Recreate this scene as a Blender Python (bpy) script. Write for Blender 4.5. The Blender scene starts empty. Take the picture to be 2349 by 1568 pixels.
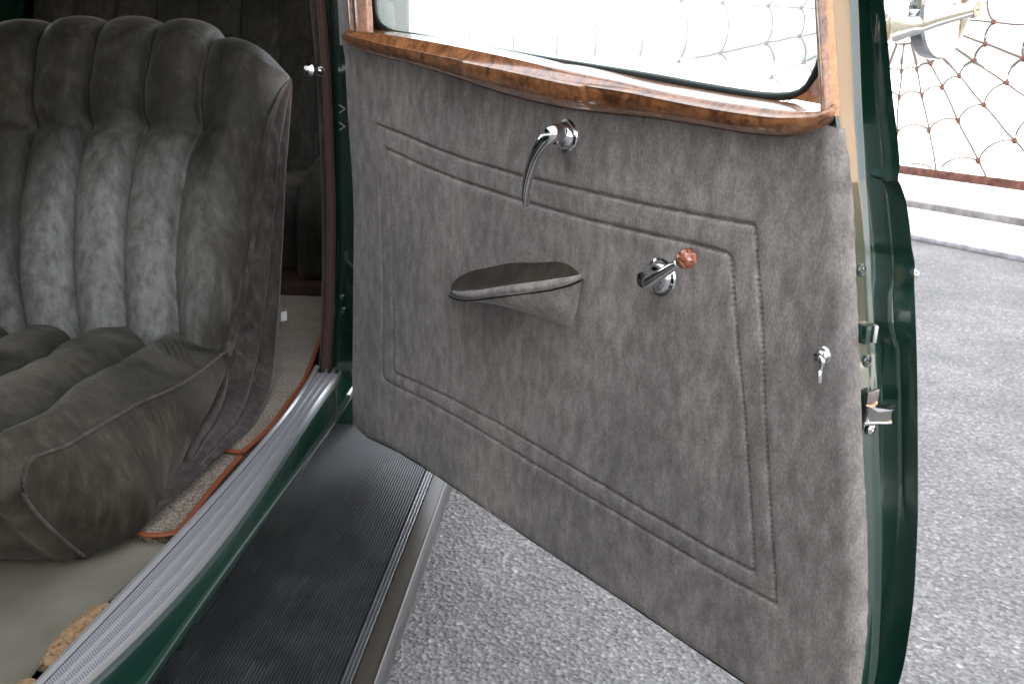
import bpy, bmesh, math, random
import numpy as np
from mathutils import Vector, Matrix
random.seed(7); rng = np.random.default_rng(7)
sc = bpy.context.scene
R_ = math.radians

# ------------------------------------------------------------------ camera
W, H, FO = 2349., 1568., 2200.          # measuring grid of the photograph (px) and focal length in it
yaw, pitch, roll = R_(3.6), R_(16.9), R_(1.5)
CAM = np.array([0., 0., 1.25])
Fw = np.array([-math.sin(yaw)*math.cos(pitch), math.cos(yaw)*math.cos(pitch), -math.sin(pitch)])
_r = np.array([math.cos(yaw), math.sin(yaw), 0.]); _u = np.cross(_r, Fw)
Rt = _r*math.cos(roll) + _u*math.sin(roll); Up = _u*math.cos(roll) - _r*math.sin(roll)
cd = bpy.data.cameras.new('camera'); cam = bpy.data.objects.new('camera', cd); sc.collection.objects.link(cam)
cd.sensor_width = 36; cd.lens = 36*FO/W; cd.clip_start = .02; cd.clip_end = 600
M = Matrix.Identity(4)
for i, c in enumerate((Rt, Up, -Fw)):
    for j in range(3): M[j][i] = c[j]
for j in range(3): M[j][3] = CAM[j]
cam.matrix_world = M; sc.camera = cam
cd.dof.use_dof = True; cd.dof.focus_distance = 1.45; cd.dof.aperture_fstop = 11

# ------------------------------------------------------------------ light
EL = R_(36); SX, SY = .81, .58          # the sun travels towards (+SX, +SY)
w = bpy.data.worlds.new('World'); sc.world = w; w.use_nodes = True
nt = w.node_tree; bg = nt.nodes['Background']
sky = nt.nodes.new('ShaderNodeTexSky'); sky.sky_type = 'NISHITA'; sky.sun_disc = False
sky.sun_elevation = EL; sky.sun_rotation = math.atan2(-SX, -SY); sky.air_density = 1.0; sky.dust_density = 2.5; sky.ozone_density = 1.0
hs_ = nt.nodes.new('ShaderNodeHueSaturation'); hs_.inputs['Saturation'].default_value = .3   # thin summer haze
nt.links.new(sky.outputs[0], hs_.inputs['Color']); nt.links.new(hs_.outputs[0], bg.inputs[0]); bg.inputs[1].default_value = .15
sl = bpy.data.lights.new('sun', 'SUN'); sl.energy = 4.5; sl.angle = R_(.5); sl.color = (1, .95, .87)
so = bpy.data.objects.new('sun', sl); sc.collection.objects.link(so)
sdir = Vector((SX*math.cos(EL), SY*math.cos(EL), -math.sin(EL)))
so.rotation_euler = sdir.to_track_quat('-Z', 'Y').to_euler(); so.location = (-6, -6, 9)
sc.view_settings.view_transform = 'Standard'; sc.view_settings.look = 'None'; sc.view_settings.gamma = 1
sc.view_settings.exposure = 3.0

# ------------------------------------------------------------------ measuring
def ray(x, y): return Fw*FO + Rt*(x-W/2) + Up*(H/2-y)
def hit(x, y, p, n):
    d = ray(x, y); p = np.asarray(p, float); n = np.asarray(n, float)
    return CAM + d*np.dot(p-CAM, n)/np.dot(d, n)
def atz(x, y, z): return hit(x, y, (0, 0, z), (0, 0, 1))
def atx(x, y, X): return hit(x, y, (X, 0, 0), (1, 0, 0))
def aty(x, y, Y): return hit(x, y, (0, Y, 0), (0, 1, 0))
def resample(P, n, closed=False):       # Catmull-Rom through P, n points evenly by arc length
    P = np.asarray(P, float)
    if len(P) < 3:
        t = np.linspace(0, 1, n)[:, None]; return P[0]*(1-t)+P[-1]*t
    Q = np.vstack([2*P[0]-P[1], P, 2*P[-1]-P[-2]]); out = []
    for i in range(1, len(Q)-2):
        t = np.linspace(0, 1, 16, endpoint=False)[:, None]
        a, b, c, d = Q[i-1], Q[i], Q[i+1], Q[i+2]
        out.append(.5*((2*b)+(-a+c)*t+(2*a-5*b+4*c-d)*t*t+(-a+3*b-3*c+d)*t**3))
    out.append(P[-1:]); S = np.vstack(out)
    L = np.r_[0, np.cumsum(np.linalg.norm(np.diff(S, axis=0), axis=1))]
    t = np.linspace(0, L[-1], n)
    return np.stack([np.interp(t, L, S[:, k]) for k in range(S.shape[1])], 1)
def sstep(a, b, x):
    t = np.clip((x-a)/(b-a), 0, 1); return t*t*(3-2*t)
# the open door: a vertical plane through its hinge; u along the door, v up, n into the cabin side
HP = atz(803, 960, .485); A_ = R_(39.6)
DE = np.array([math.sin(A_), -math.cos(A_), 0]); DN = np.array([-math.cos(A_), -math.sin(A_), 0]); UZ = np.array([0, 0, 1.])
def D(u, v=0., n=0.): return HP + DE*u + UZ*v + DN*n
def duv(x, y, n=0.):
    q = hit(x, y, HP+DN*n, DN)-HP; return np.array([q@DE, q[2]])
def duvs(L, n=0.): return np.array([duv(x, y, n) for x, y in L])

# ------------------------------------------------------------------ materials
MATS = {}
def mat(name, col, rough=.5, metal=0., sheen=0., coat=0., spec=.5, build=None, sheen_tint=None):
    m = bpy.data.materials.new(name); m.use_nodes = True; MATS[name] = m
    b = m.node_tree.nodes['Principled BSDF']; i = b.inputs
    i['Base Color'].default_value = (*col, 1); i['Roughness'].default_value = rough; i['Metallic'].default_value = metal
    i['Sheen Weight'].default_value = sheen; i['Coat Weight'].default_value = coat; i['Coat Roughness'].default_value = .03
    i['Specular IOR Level'].default_value = spec
    if sheen_tint: i['Sheen Tint'].default_value = (*sheen_tint, 1)
    i['Sheen Roughness'].default_value = .45
    if build: build(m.node_tree, b)
    return m
def N(t, k, **kw):
    n = t.nodes.new(k)
    for a, v in kw.items(): setattr(n, a, v)
    return n
def noise(t, scale, detail=4, stretch=(1, 1, 1), rot=(0, 0, 0), rough=.55, dist=0.):
    tc = N(t, 'ShaderNodeTexCoord'); mp = N(t, 'ShaderNodeMapping'); mp.inputs['Scale'].default_value = stretch
    mp.inputs['Rotation'].default_value = rot
    t.links.new(tc.outputs['Object'], mp.inputs[0])
    n = N(t, 'ShaderNodeTexNoise'); n.inputs['Scale'].default_value = scale; n.inputs['Detail'].default_value = detail
    n.inputs['Roughness'].default_value = rough; n.inputs['Distortion'].default_value = dist
    t.links.new(mp.outputs[0], n.inputs['Vector']); return n
def ramp(t, src, stops):
    r = N(t, 'ShaderNodeValToRGB'); e = r.color_ramp.elements
    while len(e) < len(stops): e.new(.5)
    for k, (p, c) in enumerate(stops): e[k].position = p; e[k].color = (*c, 1) if len(c) == 3 else c
    t.links.new(src, r.inputs[0]); return r
def mixc(t, a, b, f, mode='MIX'):
    m = N(t, 'ShaderNodeMix', data_type='RGBA', blend_type=mode)
    for s, v in ((m.inputs[0], f), (m.inputs[6], a), (m.inputs[7], b)):
        if hasattr(v, 'links'): t.links.new(v, s)
        elif isinstance(v, (int, float)): s.default_value = v
        else: s.default_value = (*v, 1)
    return m.outputs[2]
def bump(t, b, src, strength, dist, prev=None):
    bp = N(t, 'ShaderNodeBump'); bp.inputs['Strength'].default_value = strength; bp.inputs['Distance'].default_value = dist
    t.links.new(src, bp.inputs['Height'])
    if prev: t.links.new(prev.outputs[0], bp.inputs['Normal'])
    t.links.new(bp.outputs[0], b.inputs['Normal']); return bp
def fabric(c0, c1, c2, stretch, rot=(0, 0, 0), blot=9, lo_=.85):
    def f(t, b):
        n1 = noise(t, 55, 5, stretch, rot, .6); n2 = noise(t, blot, 3, (1, 1, .6), rot, .5); n3 = noise(t, 480, 2, (1, 1, .5), rot, .6)
        r = ramp(t, n1.outputs[0], [(.33, c0), (.52, c1), (.70, c2)])
        r2 = ramp(t, n2.outputs[0], [(.35, (lo_,)*3), (.65, (2-lo_, 1.98-lo_, 1.95-lo_))])
        c = mixc(t, r.outputs[0], r2.outputs[0], 1.0, 'MULTIPLY')
        r3 = ramp(t, n3.outputs[0], [(.35, (.8, .8, .8)), (.65, (1.2, 1.2, 1.2))])
        c = mixc(t, c, r3.outputs[0], 1.0, 'MULTIPLY')
        t.links.new(c, b.inputs['Base Color'])
        p = bump(t, b, n3.outputs[0], .45, .0012); bump(t, b, n1.outputs[0], .25, .002, p)
    return f
mat('mohair_trim', (.1, .09, .085), .95, sheen=.25, spec=.1, sheen_tint=(.8, .78, .78),
    build=fabric((.168, .154, .145), (.234, .217, .206), (.308, .288, .274), (1, 1, .5), blot=4.5, lo_=.80))
def velvet(worn=None):
    def f(t, b):
        fabric((.014, .0115, .0070), (.025, .0210, .0130), (.046, .040, .027), (1, 1, .35), blot=7, lo_=.6)(t, b)
        n = noise(t, 8, 5, (1, 1, .6), dist=.8, rough=.6); q = ramp(t, n.outputs[0], [(.35, (.58,)*3), (.65, (.78,)*3)]); t.links.new(q.outputs[0], b.inputs['Roughness'])
        sw = ramp(t, n.outputs[0], [(.36, (.04,)*3), (.64, (.30,)*3)]); t.links.new(sw.outputs[0], b.inputs['Sheen Weight'])
        if worn:            # silvery velvet highlight painted into the base colour as an uneven pale patch
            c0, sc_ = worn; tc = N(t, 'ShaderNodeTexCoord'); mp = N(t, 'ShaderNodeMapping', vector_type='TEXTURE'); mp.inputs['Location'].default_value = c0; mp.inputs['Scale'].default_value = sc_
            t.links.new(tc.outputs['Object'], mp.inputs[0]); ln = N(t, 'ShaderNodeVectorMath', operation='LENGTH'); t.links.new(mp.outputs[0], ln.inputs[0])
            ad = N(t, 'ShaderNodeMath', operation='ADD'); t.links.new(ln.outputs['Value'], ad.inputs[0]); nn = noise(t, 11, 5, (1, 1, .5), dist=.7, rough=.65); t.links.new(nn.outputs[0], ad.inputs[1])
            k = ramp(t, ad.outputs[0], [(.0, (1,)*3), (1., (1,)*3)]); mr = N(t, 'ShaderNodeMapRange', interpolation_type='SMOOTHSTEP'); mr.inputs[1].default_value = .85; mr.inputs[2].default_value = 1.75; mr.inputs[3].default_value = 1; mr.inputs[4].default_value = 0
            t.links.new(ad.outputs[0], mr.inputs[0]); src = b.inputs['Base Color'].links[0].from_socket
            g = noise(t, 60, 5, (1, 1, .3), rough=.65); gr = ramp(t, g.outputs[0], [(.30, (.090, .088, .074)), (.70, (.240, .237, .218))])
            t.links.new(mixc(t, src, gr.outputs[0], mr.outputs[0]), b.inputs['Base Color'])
    return f
mat('mohair_seat', (.03, .028, .022), .6, sheen=.3, spec=.4, sheen_tint=(.62, .56, .45), build=velvet())
mat('mohair_painted_sheen', (.05, .05, .04), .6, sheen=.3, spec=.4, sheen_tint=(.62, .56, .45), build=velvet(((0, 0, 0), (.27, 2.0, .26))))  # backrest cloth with its silvery highlight painted into the colour
mat('mohair_brown', (.05, .04, .035), .9, sheen=.35, spec=.1, sheen_tint=(.7, .6, .56),
    build=fabric((.030, .024, .021), (.050, .042, .038), (.080, .068, .062), (1, 1, .35)))
def paint(t, b):
    n = noise(t, 3, 3); r = ramp(t, n.outputs[0], [(.3, (.006, .030, .020)), (.7, (.009, .040, .027))])
    t.links.new(r.outputs[0], b.inputs['Base Color'])
    n2 = noise(t, 26, 3, (1, 1, .5)); bump(t, b, n2.outputs[0], .10, .002)
mat('green_paint', (.008, .036, .024), .22, coat=1., spec=.6, build=paint)
def burl(t, b):
    n0 = noise(t, 9, 3, dist=1.5); n = noise(t, 34, 7, (1, 1, 1.0), dist=1.5, rough=.70); n2 = noise(t, 13.0, 6, (1, 1, 1.2), dist=1.8, rough=.66)
    r = ramp(t, n.outputs[0], [(.30, (.08, .028, .012)), (.42, (.26, .102, .040)), (.55, (.41, .175, .070)), (.76, (.53, .26, .115))])
    k = ramp(t, n2.outputs[0], [(.50, (1, 1, 1)), (.57, (.42, .36, .33)), (.66, (.12, .10, .09))])
    n4 = noise(t, 60, 5, dist=1.2, rough=.7); k4 = ramp(t, n4.outputs[0], [(.36, (.5, .42, .36)), (.5, (1, 1, 1))])
    m = mixc(t, r.outputs[0], k.outputs[0], ramp(t, n4.outputs[0], [(.4, (.25,)*3), (.6, (.9,)*3)]).outputs[0], 'MULTIPLY')
    m = mixc(t, m, k4.outputs[0], .6, 'MULTIPLY')
    t.links.new(m, b.inputs['Base Color'])
mat('burl_walnut', (.35, .13, .04), .28, coat=1., spec=.5, build=burl)
def chromed(t, b):
    n = noise(t, 30, 3); r = ramp(t, n.outputs[0], [(.3, (.05,)*3), (.7, (.10,)*3)]); t.links.new(r.outputs[0], b.inputs['Roughness'])
mat('chrome', (.78, .79, .80), .07, 1., build=chromed)
def satin(t, b):
    n = noise(t, 60, 3, (1, .04, 1)); r = ramp(t, n.outputs[0], [(.3, (.32,)*3), (.7, (.46,)*3)]); t.links.new(r.outputs[0], b.inputs['Roughness'])
mat('aluminium', (.74, .74, .76), .38, 1., build=satin)
def knurl(t, b):
    tc = N(t, 'ShaderNodeTexCoord'); mp = N(t, 'ShaderNodeMapping'); mp.inputs['Rotation'].default_value = (0, 0, R_(45)); mp.inputs['Scale'].default_value = (300, 300, 1)
    t.links.new(tc.outputs['Object'], mp.inputs[0])
    ck = N(t, 'ShaderNodeTexVoronoi', feature='F1'); ck.inputs['Scale'].default_value = 1; ck.inputs['Randomness'].default_value = 0
    t.links.new(mp.outputs[0], ck.inputs['Vector'])
    r = ramp(t, ck.outputs['Distance'], [(.15, (.60, .60, .61)), (.55, (.16, .16, .17))]); t.links.new(r.outputs[0], b.inputs['Base Color'])
    bump(t, b, ck.outputs['Distance'], .5, .0008)
mat('knurled_aluminium', (.5, .5, .52), .55, .35, build=knurl)
def rubber(t, b):
    n = noise(t, 14, 5); r = ramp(t, n.outputs[0], [(.3, (.024, .027, .028)), (.7, (.045, .049, .050))])
    d1 = noise(t, 42, 6, (1, .25, 1), rough=.7); dk = ramp(t, d1.outputs[0], [(.56, (0,)*3), (.74, (.45,)*3)])     # dust and scuffs
    t.links.new(mixc(t, r.outputs[0], (.16, .15, .135), dk.outputs[0]), b.inputs['Base Color'])
    q = ramp(t, n.outputs[0], [(.3, (.30,)*3), (.7, (.46,)*3)]); t.links.new(q.outputs[0], b.inputs['Roughness'])
mat('black_rubber', (.02, .022, .023), .38, spec=.6, build=rubber)
mat('seal_rubber', (.010, .022, .020), .35, coat=.3)
mat('dark', (.006, .006, .006), .8, spec=.1)
def mat_floor(t, b):
    tc = N(t, 'ShaderNodeTexCoord'); mp = N(t, 'ShaderNodeMapping'); mp.inputs['Rotation'].default_value = (0, 0, R_(-2))
    t.links.new(tc.outputs['Object'], mp.inputs[0])
    wv = N(t, 'ShaderNodeTexWave', bands_direction='X'); wv.inputs['Scale'].default_value = 110; t.links.new(mp.outputs[0], wv.inputs['Vector'])
    n = noise(t, 7, 4); r = ramp(t, n.outputs[0], [(.3, (.22, .20, .145)), (.7, (.31, .28, .21))])
    k = ramp(t, wv.outputs[0], [(.0, (.80,)*3), (1., (1.05,)*3)])
    t.links.new(mixc(t, r.outputs[0], k.outputs[0], .8, 'MULTIPLY'), b.inputs['Base Color']); bump(t, b, wv.outputs[0], .5, .001)
mat('mat_rubber', (.2, .18, .13), .6, build=mat_floor)
def carpet(t, b):
    n = noise(t, 260, 3); n2 = noise(t, 12, 3); r = ramp(t, n.outputs[0], [(.38, (.09, .062, .038)), (.5, (.24, .185, .125)), (.64, (.42, .35, .26))])
    k = ramp(t, n2.outputs[0], [(.35, (.8, .76, .7)), (.65, (1.1, 1.1, 1.1))])
    t.links.new(mixc(t, r.outputs[0], k.outputs[0], 1., 'MULTIPLY'), b.inputs['Base Color']); bump(t, b, n.outputs[0], 1., .003)
mat('carpet', (.3, .25, .18), .95, sheen=.3, build=carpet)
mat('orange_binding', (.30, .078, .028), .6, build=lambda t, b: bump(t, b, noise(t, 200, 2).outputs[0], .4, .001))
mat('red_brown_welt', (.060, .024, .018), .75, sheen=.2, build=lambda t, b: bump(t, b, noise(t, 240, 2).outputs[0], .4, .001))
def jute(t, b):
    n = noise(t, 160, 5, dist=.5); r = ramp(t, n.outputs[0], [(.30, (.16, .08, .03)), (.45, (.40, .235, .115)), (.68, (.52, .35, .20))])
    t.links.new(r.outputs[0], b.inputs['Base Color']); bump(t, b, n.outputs[0], .8, .003)
mat('jute', (.45, .27, .13), .95, build=jute)
def asphalt(t, b):
    tc = N(t, 'ShaderNodeTexCoord')
    v = N(t, 'ShaderNodeTexVoronoi'); v.inputs['Scale'].default_value = 95; t.links.new(tc.outputs['Object'], v.inputs['Vector'])
    n = noise(t, 75, 5, rough=.65); n2 = noise(t, 1.6, 5, rough=.6); n3 = noise(t, 14, 4)
    hsv = ramp(t, v.outputs['Color'], [(.0, (.120, .117, .114)), (.55, (.188, .184, .180)), (.86, (.26, .252, .243)), (.95, (.36, .34, .32))])
    k = ramp(t, n2.outputs[0], [(.32, (.74, .74, .75)), (.5, (1., 1., 1.)), (.66, (1.26, 1.25, 1.23))])
    c = mixc(t, hsv.outputs[0], k.outputs[0], 1., 'MULTIPLY')
    k3 = ramp(t, n.outputs[0], [(.35, (.6,)*3), (.6, (1.15,)*3)]); c = mixc(t, c, k3.outputs[0], .9, 'MULTIPLY')
    t.links.new(c, b.inputs['Base Color'])
    p = bump(t, b, v.outputs['Distance'], .85, .006); p = bump(t, b, n.outputs[0], .6, .006, p); bump(t, b, n3.outputs[0], .4, .012, p)
mat('asphalt', (.11, .11, .115), .75, spec=.35, build=asphalt)
def white_drive(t, b):
    n = noise(t, 2, 5); r = ramp(t, n.outputs[0], [(.3, (.62, .60, .56)), (.7, (.74, .72, .68))]); t.links.new(r.outputs[0], b.inputs['Base Color'])
mat('pale_concrete', (.7, .68, .64), .85, build=white_drive)
def rust(t, b):
    n = noise(t, 22, 6); r = ramp(t, n.outputs[0], [(.3, (.05, .018, .012)), (.5, (.12, .045, .030)), (.72, (.22, .095, .065))])
    t.links.new(r.outputs[0], b.inputs['Base Color']); bump(t, b, n.outputs[0], .5, .003)
mat('rusty_steel', (.22, .08, .04), .8, build=rust)
mat('grey_steel', (.22, .21, .20), .6, build=lambda t, b: t.links.new(ramp(t, noise(t, 12, 5).outputs[0], [(.35, (.14, .12, .11)), (.65, (.27, .26, .26))]).outputs[0], b.inputs['Base Color']))
mat('galvanised', (.3, .3, .32), .45, .3, build=lambda t, b: t.links.new(ramp(t, noise(t, 18, 5).outputs[0], [(.35, (.22, .20, .20)), (.65, (.36, .37, .42))]).outputs[0], b.inputs['Base Color']))
def marble(t, b):
    n = noise(t, 170, 5, dist=2.); r = ramp(t, n.outputs[0], [(.35, (.10, .018, .008)), (.5, (.32, .08, .035)), (.66, (.62, .36, .24))]); t.links.new(r.outputs[0], b.inputs['Base Color'])
mat('marbled_plastic', (.3, .08, .04), .15, coat=1., build=marble)
mat('peach_stucco', (.36, .245, .175), .9, build=lambda t, b: bump(t, b, noise(t, 40, 4).outputs[0], .5, .01))
mat('hedge_leaf', (.05, .07, .022), .7, build=lambda t, b: t.links.new(ramp(t, noise(t, 30, 4).outputs[0], [(.35, (.014, .013, .008)), (.65, (.042, .038, .024))]).outputs[0], b.inputs['Base Color']))
mat('bronze_strip', (.050, .042, .033), .42)
mat('worn_steel', (.42, .40, .385), .16, 1.)
mat('edge_aluminium', (.27, .27, .27), .3, 1.)
mat('grey_stucco', (.50, .50, .50), .9)
mat('dark_iron', (.11, .078, .064), .8)
mat('dull_aluminium', (.66, .66, .67), .33, .7)
mat('grit', (.30, .28, .26), .8)
mat('peach_reflection_tint', (.26, .135, .08), .06, 1.)  # peach reflection put into the tint of the mirror face
mat('grey_roof', (.12, .11, .10), .9)
mat('brown_leather', (.05, .022, .012), .5, build=lambda t, b: bump(t, b, noise(t, 90, 4).outputs[0], .3, .002))
def glassm(name, tint, haze):
    m = bpy.data.materials.new(name); m.use_nodes = True; t = m.node_tree; t.nodes.clear(); MATS[name] = m
    o = N(t, 'ShaderNodeOutputMaterial'); tr = N(t, 'ShaderNodeBsdfTransparent'); gl = N(t, 'ShaderNodeBsdfGlossy'); fr = N(t, 'ShaderNodeFresnel')
    tl = N(t, 'ShaderNodeBsdfTranslucent'); tl.inputs[0].default_value = (.8, .85, .85, 1)
    tr.inputs[0].default_value = (*tint, 1); gl.inputs['Roughness'].default_value = .02; fr.inputs[0].default_value = 1.5
    mh = N(t, 'ShaderNodeMixShader'); mh.inputs[0].default_value = haze
    t.links.new(tr.outputs[0], mh.inputs[1]); t.links.new(tl.outputs[0], mh.inputs[2])
    mx = N(t, 'ShaderNodeMixShader'); ge = N(t, 'ShaderNodeNewGeometry'); s1 = N(t, 'ShaderNodeMath', operation='SUBTRACT'); s1.inputs[0].default_value = 1
    t.links.new(ge.outputs['Backfacing'], s1.inputs[1]); m1 = N(t, 'ShaderNodeMath', operation='MULTIPLY'); t.links.new(fr.outputs[0], m1.inputs[0]); t.links.new(s1.outputs[0], m1.inputs[1])
    t.links.new(m1.outputs[0], mx.inputs[0]); t.links.new(mh.outputs[0], mx.inputs[1]); t.links.new(gl.outputs[0], mx.inputs[2])
    t.links.new(mx.outputs[0], o.inputs[0]); return m
glassm('window_glass', (.93, .97, .95), .16)

# ------------------------------------------------------------------ mesh helpers
LOC = {}
def link(name, me, m, parent=None, center=None):
    me.materials.append(MATS[m]) if m else None
    o = bpy.data.objects.new(name, me); sc.collection.objects.link(o)
    c = np.array(center if center is not None else (0, 0, 0), float)
    LOC[o.name] = c
    if parent is not None: o.parent = parent; o.location = c-LOC[parent.name]
    else: o.location = c
    return o
def mesh(name, V, F, m, parent=None, smooth=True, center=None, sharp=None):
    V = np.asarray(V, float); c = V.mean(0) if center is None else np.array(center, float)
    me = bpy.data.meshes.new(name); me.from_pydata((V-c).tolist(), [], [tuple(int(i) for i in f) for f in F]); me.update()
    if smooth:
        me.polygons.foreach_set('use_smooth', [True]*len(me.polygons))
        if sharp: me.set_sharp_from_angle(angle=R_(sharp))
    return link(name, me, m, parent, c)
def grid_faces(nr, nc, cr=False, cc=False, base=0):
    i, j = np.meshgrid(np.arange(nr if cr else nr-1), np.arange(nc if cc else nc-1), indexing='ij')
    a = i*nc+j; b = i*nc+(j+1) % nc; c = ((i+1) % nr)*nc+(j+1) % nc; d = ((i+1) % nr)*nc+j
    return (np.stack([a, b, c, d], -1).reshape(-1, 4)+base)
def big_grid(name, P, m, parent, center=None):            # P (nr, nc, 3) made with foreach_set
    nr, nc = P.shape[:2]; F = grid_faces(nr, nc); V = P.reshape(-1, 3); c = V.mean(0) if center is None else np.array(center, float)
    me = bpy.data.meshes.new(name); me.vertices.add(len(V)); me.vertices.foreach_set('co', (V-c).ravel())
    me.loops.add(F.size); me.loops.foreach_set('vertex_index', F.ravel().astype(np.int32))
    me.polygons.add(len(F)); me.polygons.foreach_set('loop_start', np.arange(0, F.size, 4, dtype=np.int32))
    me.update(calc_edges=True); me.polygons.foreach_set('use_smooth', np.ones(len(F), bool)); me.validate()
    return link(name, me, m, parent, c)
class MB:
    def __init__(s): s.V = []; s.F = []
    def add(s, V, F):
        b = len(s.V); s.V += [tuple(map(float, v)) for v in V]; s.F += [tuple(int(i)+b for i in f) for f in F]; return s
    def grid(s, P, cr=False, cc=False, cap=False):
        P = np.asarray(P, float); nr, nc = P.shape[:2]; F = [tuple(f) for f in grid_faces(nr, nc, cr, cc)]
        if cap: F += [tuple(range(nc))[::-1], tuple((nr-1)*nc+k for k in range(nc))]
        return s.add(P.reshape(-1, 3), F)
    def tube(s, P, r, n=12, cap=True, flat=1., ref=None):
        P = np.asarray(P, float); k = len(P); r = np.broadcast_to(np.asarray(r, float), (k,)) if np.ndim(r) else np.full(k, r)
        T = np.gradient(P, axis=0); T /= np.linalg.norm(T, axis=1)[:, None]; a = np.array(ref if ref is not None else (0, 0, 1.), float); rows = []
        for i in range(k):
            x = np.cross(T[i], a); x = x if np.linalg.norm(x) > 1e-3 else np.cross(T[i], (1, 0, .3)); x /= np.linalg.norm(x); y = np.cross(x, T[i])
            t = np.linspace(0, 2*np.pi, n, endpoint=False)[:, None]
            rows.append(P[i]+r[i]*(np.cos(t)*x+np.sin(t)*y*flat))
        return s.grid(rows, cc=True, cap=cap)
    def lathe(s, c, ax, prof, n=32, ref=(0, 0, 1.)):      # prof: (radius, height along ax)
        c = np.asarray(c, float); ax = np.asarray(ax, float)/np.linalg.norm(ax); x = np.cross(ax, ref); x /= np.linalg.norm(x); y = np.cross(ax, x)
        t = np.linspace(0, 2*np.pi, n, endpoint=False)[:, None]
        return s.grid([c+ax*h+max(r, 1e-5)*(np.cos(t)*x+np.sin(t)*y) for r, h in prof], cc=True, cap=True)
    def box(s, c, ax, half, bev=0.):                      # ax: three axes, half sizes
        c = np.asarray(c, float); bm = bmesh.new(); bmesh.ops.create_cube(bm, size=2)
        for v in bm.verts: v.co = Vector((v.co.x*half[0], v.co.y*half[1], v.co.z*half[2]))
        if bev: bmesh.ops.bevel(bm, geom=bm.edges[:], offset=bev, segments=2, affect='EDGES', profile=.6)
        bm.verts.index_update(); V = [c+ax[0]*v.co.x+ax[1]*v.co.y+ax[2]*v.co.z for v in bm.verts]; F = [[v.index for v in f.verts] for f in bm.faces]
        bm.free(); return s.add(V, F)
    def make(s, name, m, parent=None, smooth=True, sharp=40, center=None):
        return mesh(name, s.V, s.F, m, parent, smooth, center, sharp)
AX = (np.array([1., 0, 0]), np.array([0, 1., 0]), UZ)
def wbox(x0, x1, y0, y1, z0, z1, bev=0.):
    return MB().box(((x0+x1)/2, (y0+y1)/2, (z0+z1)/2), AX, ((x1-x0)/2, (y1-y0)/2, (z1-z0)/2), bev)
def tag(o, label=None, cat=None, group=None, kind=None):
    if label: o['label'] = label
    if cat: o['category'] = cat
    if group: o['group'] = group
    if kind: o['kind'] = kind
    return o
def empty(name, loc):
    o = bpy.data.objects.new(name, None); sc.collection.objects.link(o); o.location = loc; LOC[o.name] = np.array(loc, float); o.empty_display_size = .1; return o

# ================================================================== the setting
def poly_slab(name, pts, z0, z1, m, parent=None, bev=0.):
    bm = bmesh.new(); vs = [bm.verts.new((p[0], p[1], z1)) for p in pts]; f = bm.faces.new(vs)
    if f.normal.z < 0: f.normal_flip()
    r = bmesh.ops.extrude_face_region(bm, geom=[f])
    for g in r['geom']:
        if isinstance(g, bmesh.types.BMVert): g.co.z = z0
    bmesh.ops.recalc_face_normals(bm, faces=bm.faces[:])
    if bev: bmesh.ops.bevel(bm, geom=bm.edges[:], offset=bev, segments=2, affect='EDGES')
    V = [tuple(v.co) for v in bm.verts]; bm.verts.index_update(); F = [[v.index for v in f.verts] for f in bm.faces]; bm.free()
    return mesh(name, V, F, m, parent, True, (0, 0, 0) if parent is None else None, 40)
G0 = atz(2090, 548, 0); G1 = atz(2349, 600, 0); GE = (G1-G0)/np.linalg.norm(G1-G0); GN = np.array([-GE[1], GE[0], 0])   # GN points away from the car
def GP(u, v, n=0.): return G0 + GE*u + UZ*v + GN*n
gnd = mesh('ground', [(-300, -300, -.012), (300, -300, -.012), (300, 300, -.012), (-300, 300, -.012)], [(0, 1, 2, 3)], 'pale_concrete', None, False, (0, 0, 0)); tag(gnd, kind='structure')
q = [GP(-40, 0, .10), GP(26, 0, .10), GP(26, 0, -24), GP(-40, 0, -24)]
lot = mesh('asphalt_yard', [(p[0], p[1], 0) for p in q], [(0, 1, 2, 3)], 'asphalt', None, False, (0, 0, 0)); tag(lot, kind='structure')

st = MB(); ico = [(0, 0, 1), (.9, 0, .4), (.3, .85, .45), (-.72, .53, .4), (-.7, -.55, .42), (.3, -.85, .38), (0, 0, -.3)]
for i in range(520):
    x, y = rng.uniform(-.3, 3.2), rng.uniform(.9, 6.4)
    if rng.random() > .25+.75*math.exp(-((x-.3*y)/1.2)**2): continue
    r_ = rng.uniform(.0012, .0042)*(1 if rng.random() < .93 else 1.9); a = rng.uniform(0, 6.28); k1, k2 = rng.uniform(.7, 1.3, 2)
    st.add([(x+r_*(px_*k1*math.cos(a)-py_*k2*math.sin(a)), y+r_*(px_*k1*math.sin(a)+py_*k2*math.cos(a)), r_*pz_*.8+.001) for px_, py_, pz_ in ico],
           [(0, 1, 2), (0, 2, 3), (0, 3, 4), (0, 4, 5), (0, 5, 1), (6, 2, 1), (6, 3, 2), (6, 4, 3), (6, 5, 4), (6, 1, 5)])
tag(st.make('loose_grit', 'grit', None, smooth=False, center=(1.5, 3, 0)), 'loose pale grit scattered over the asphalt beside the running board', 'grit', kind='stuff')

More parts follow.
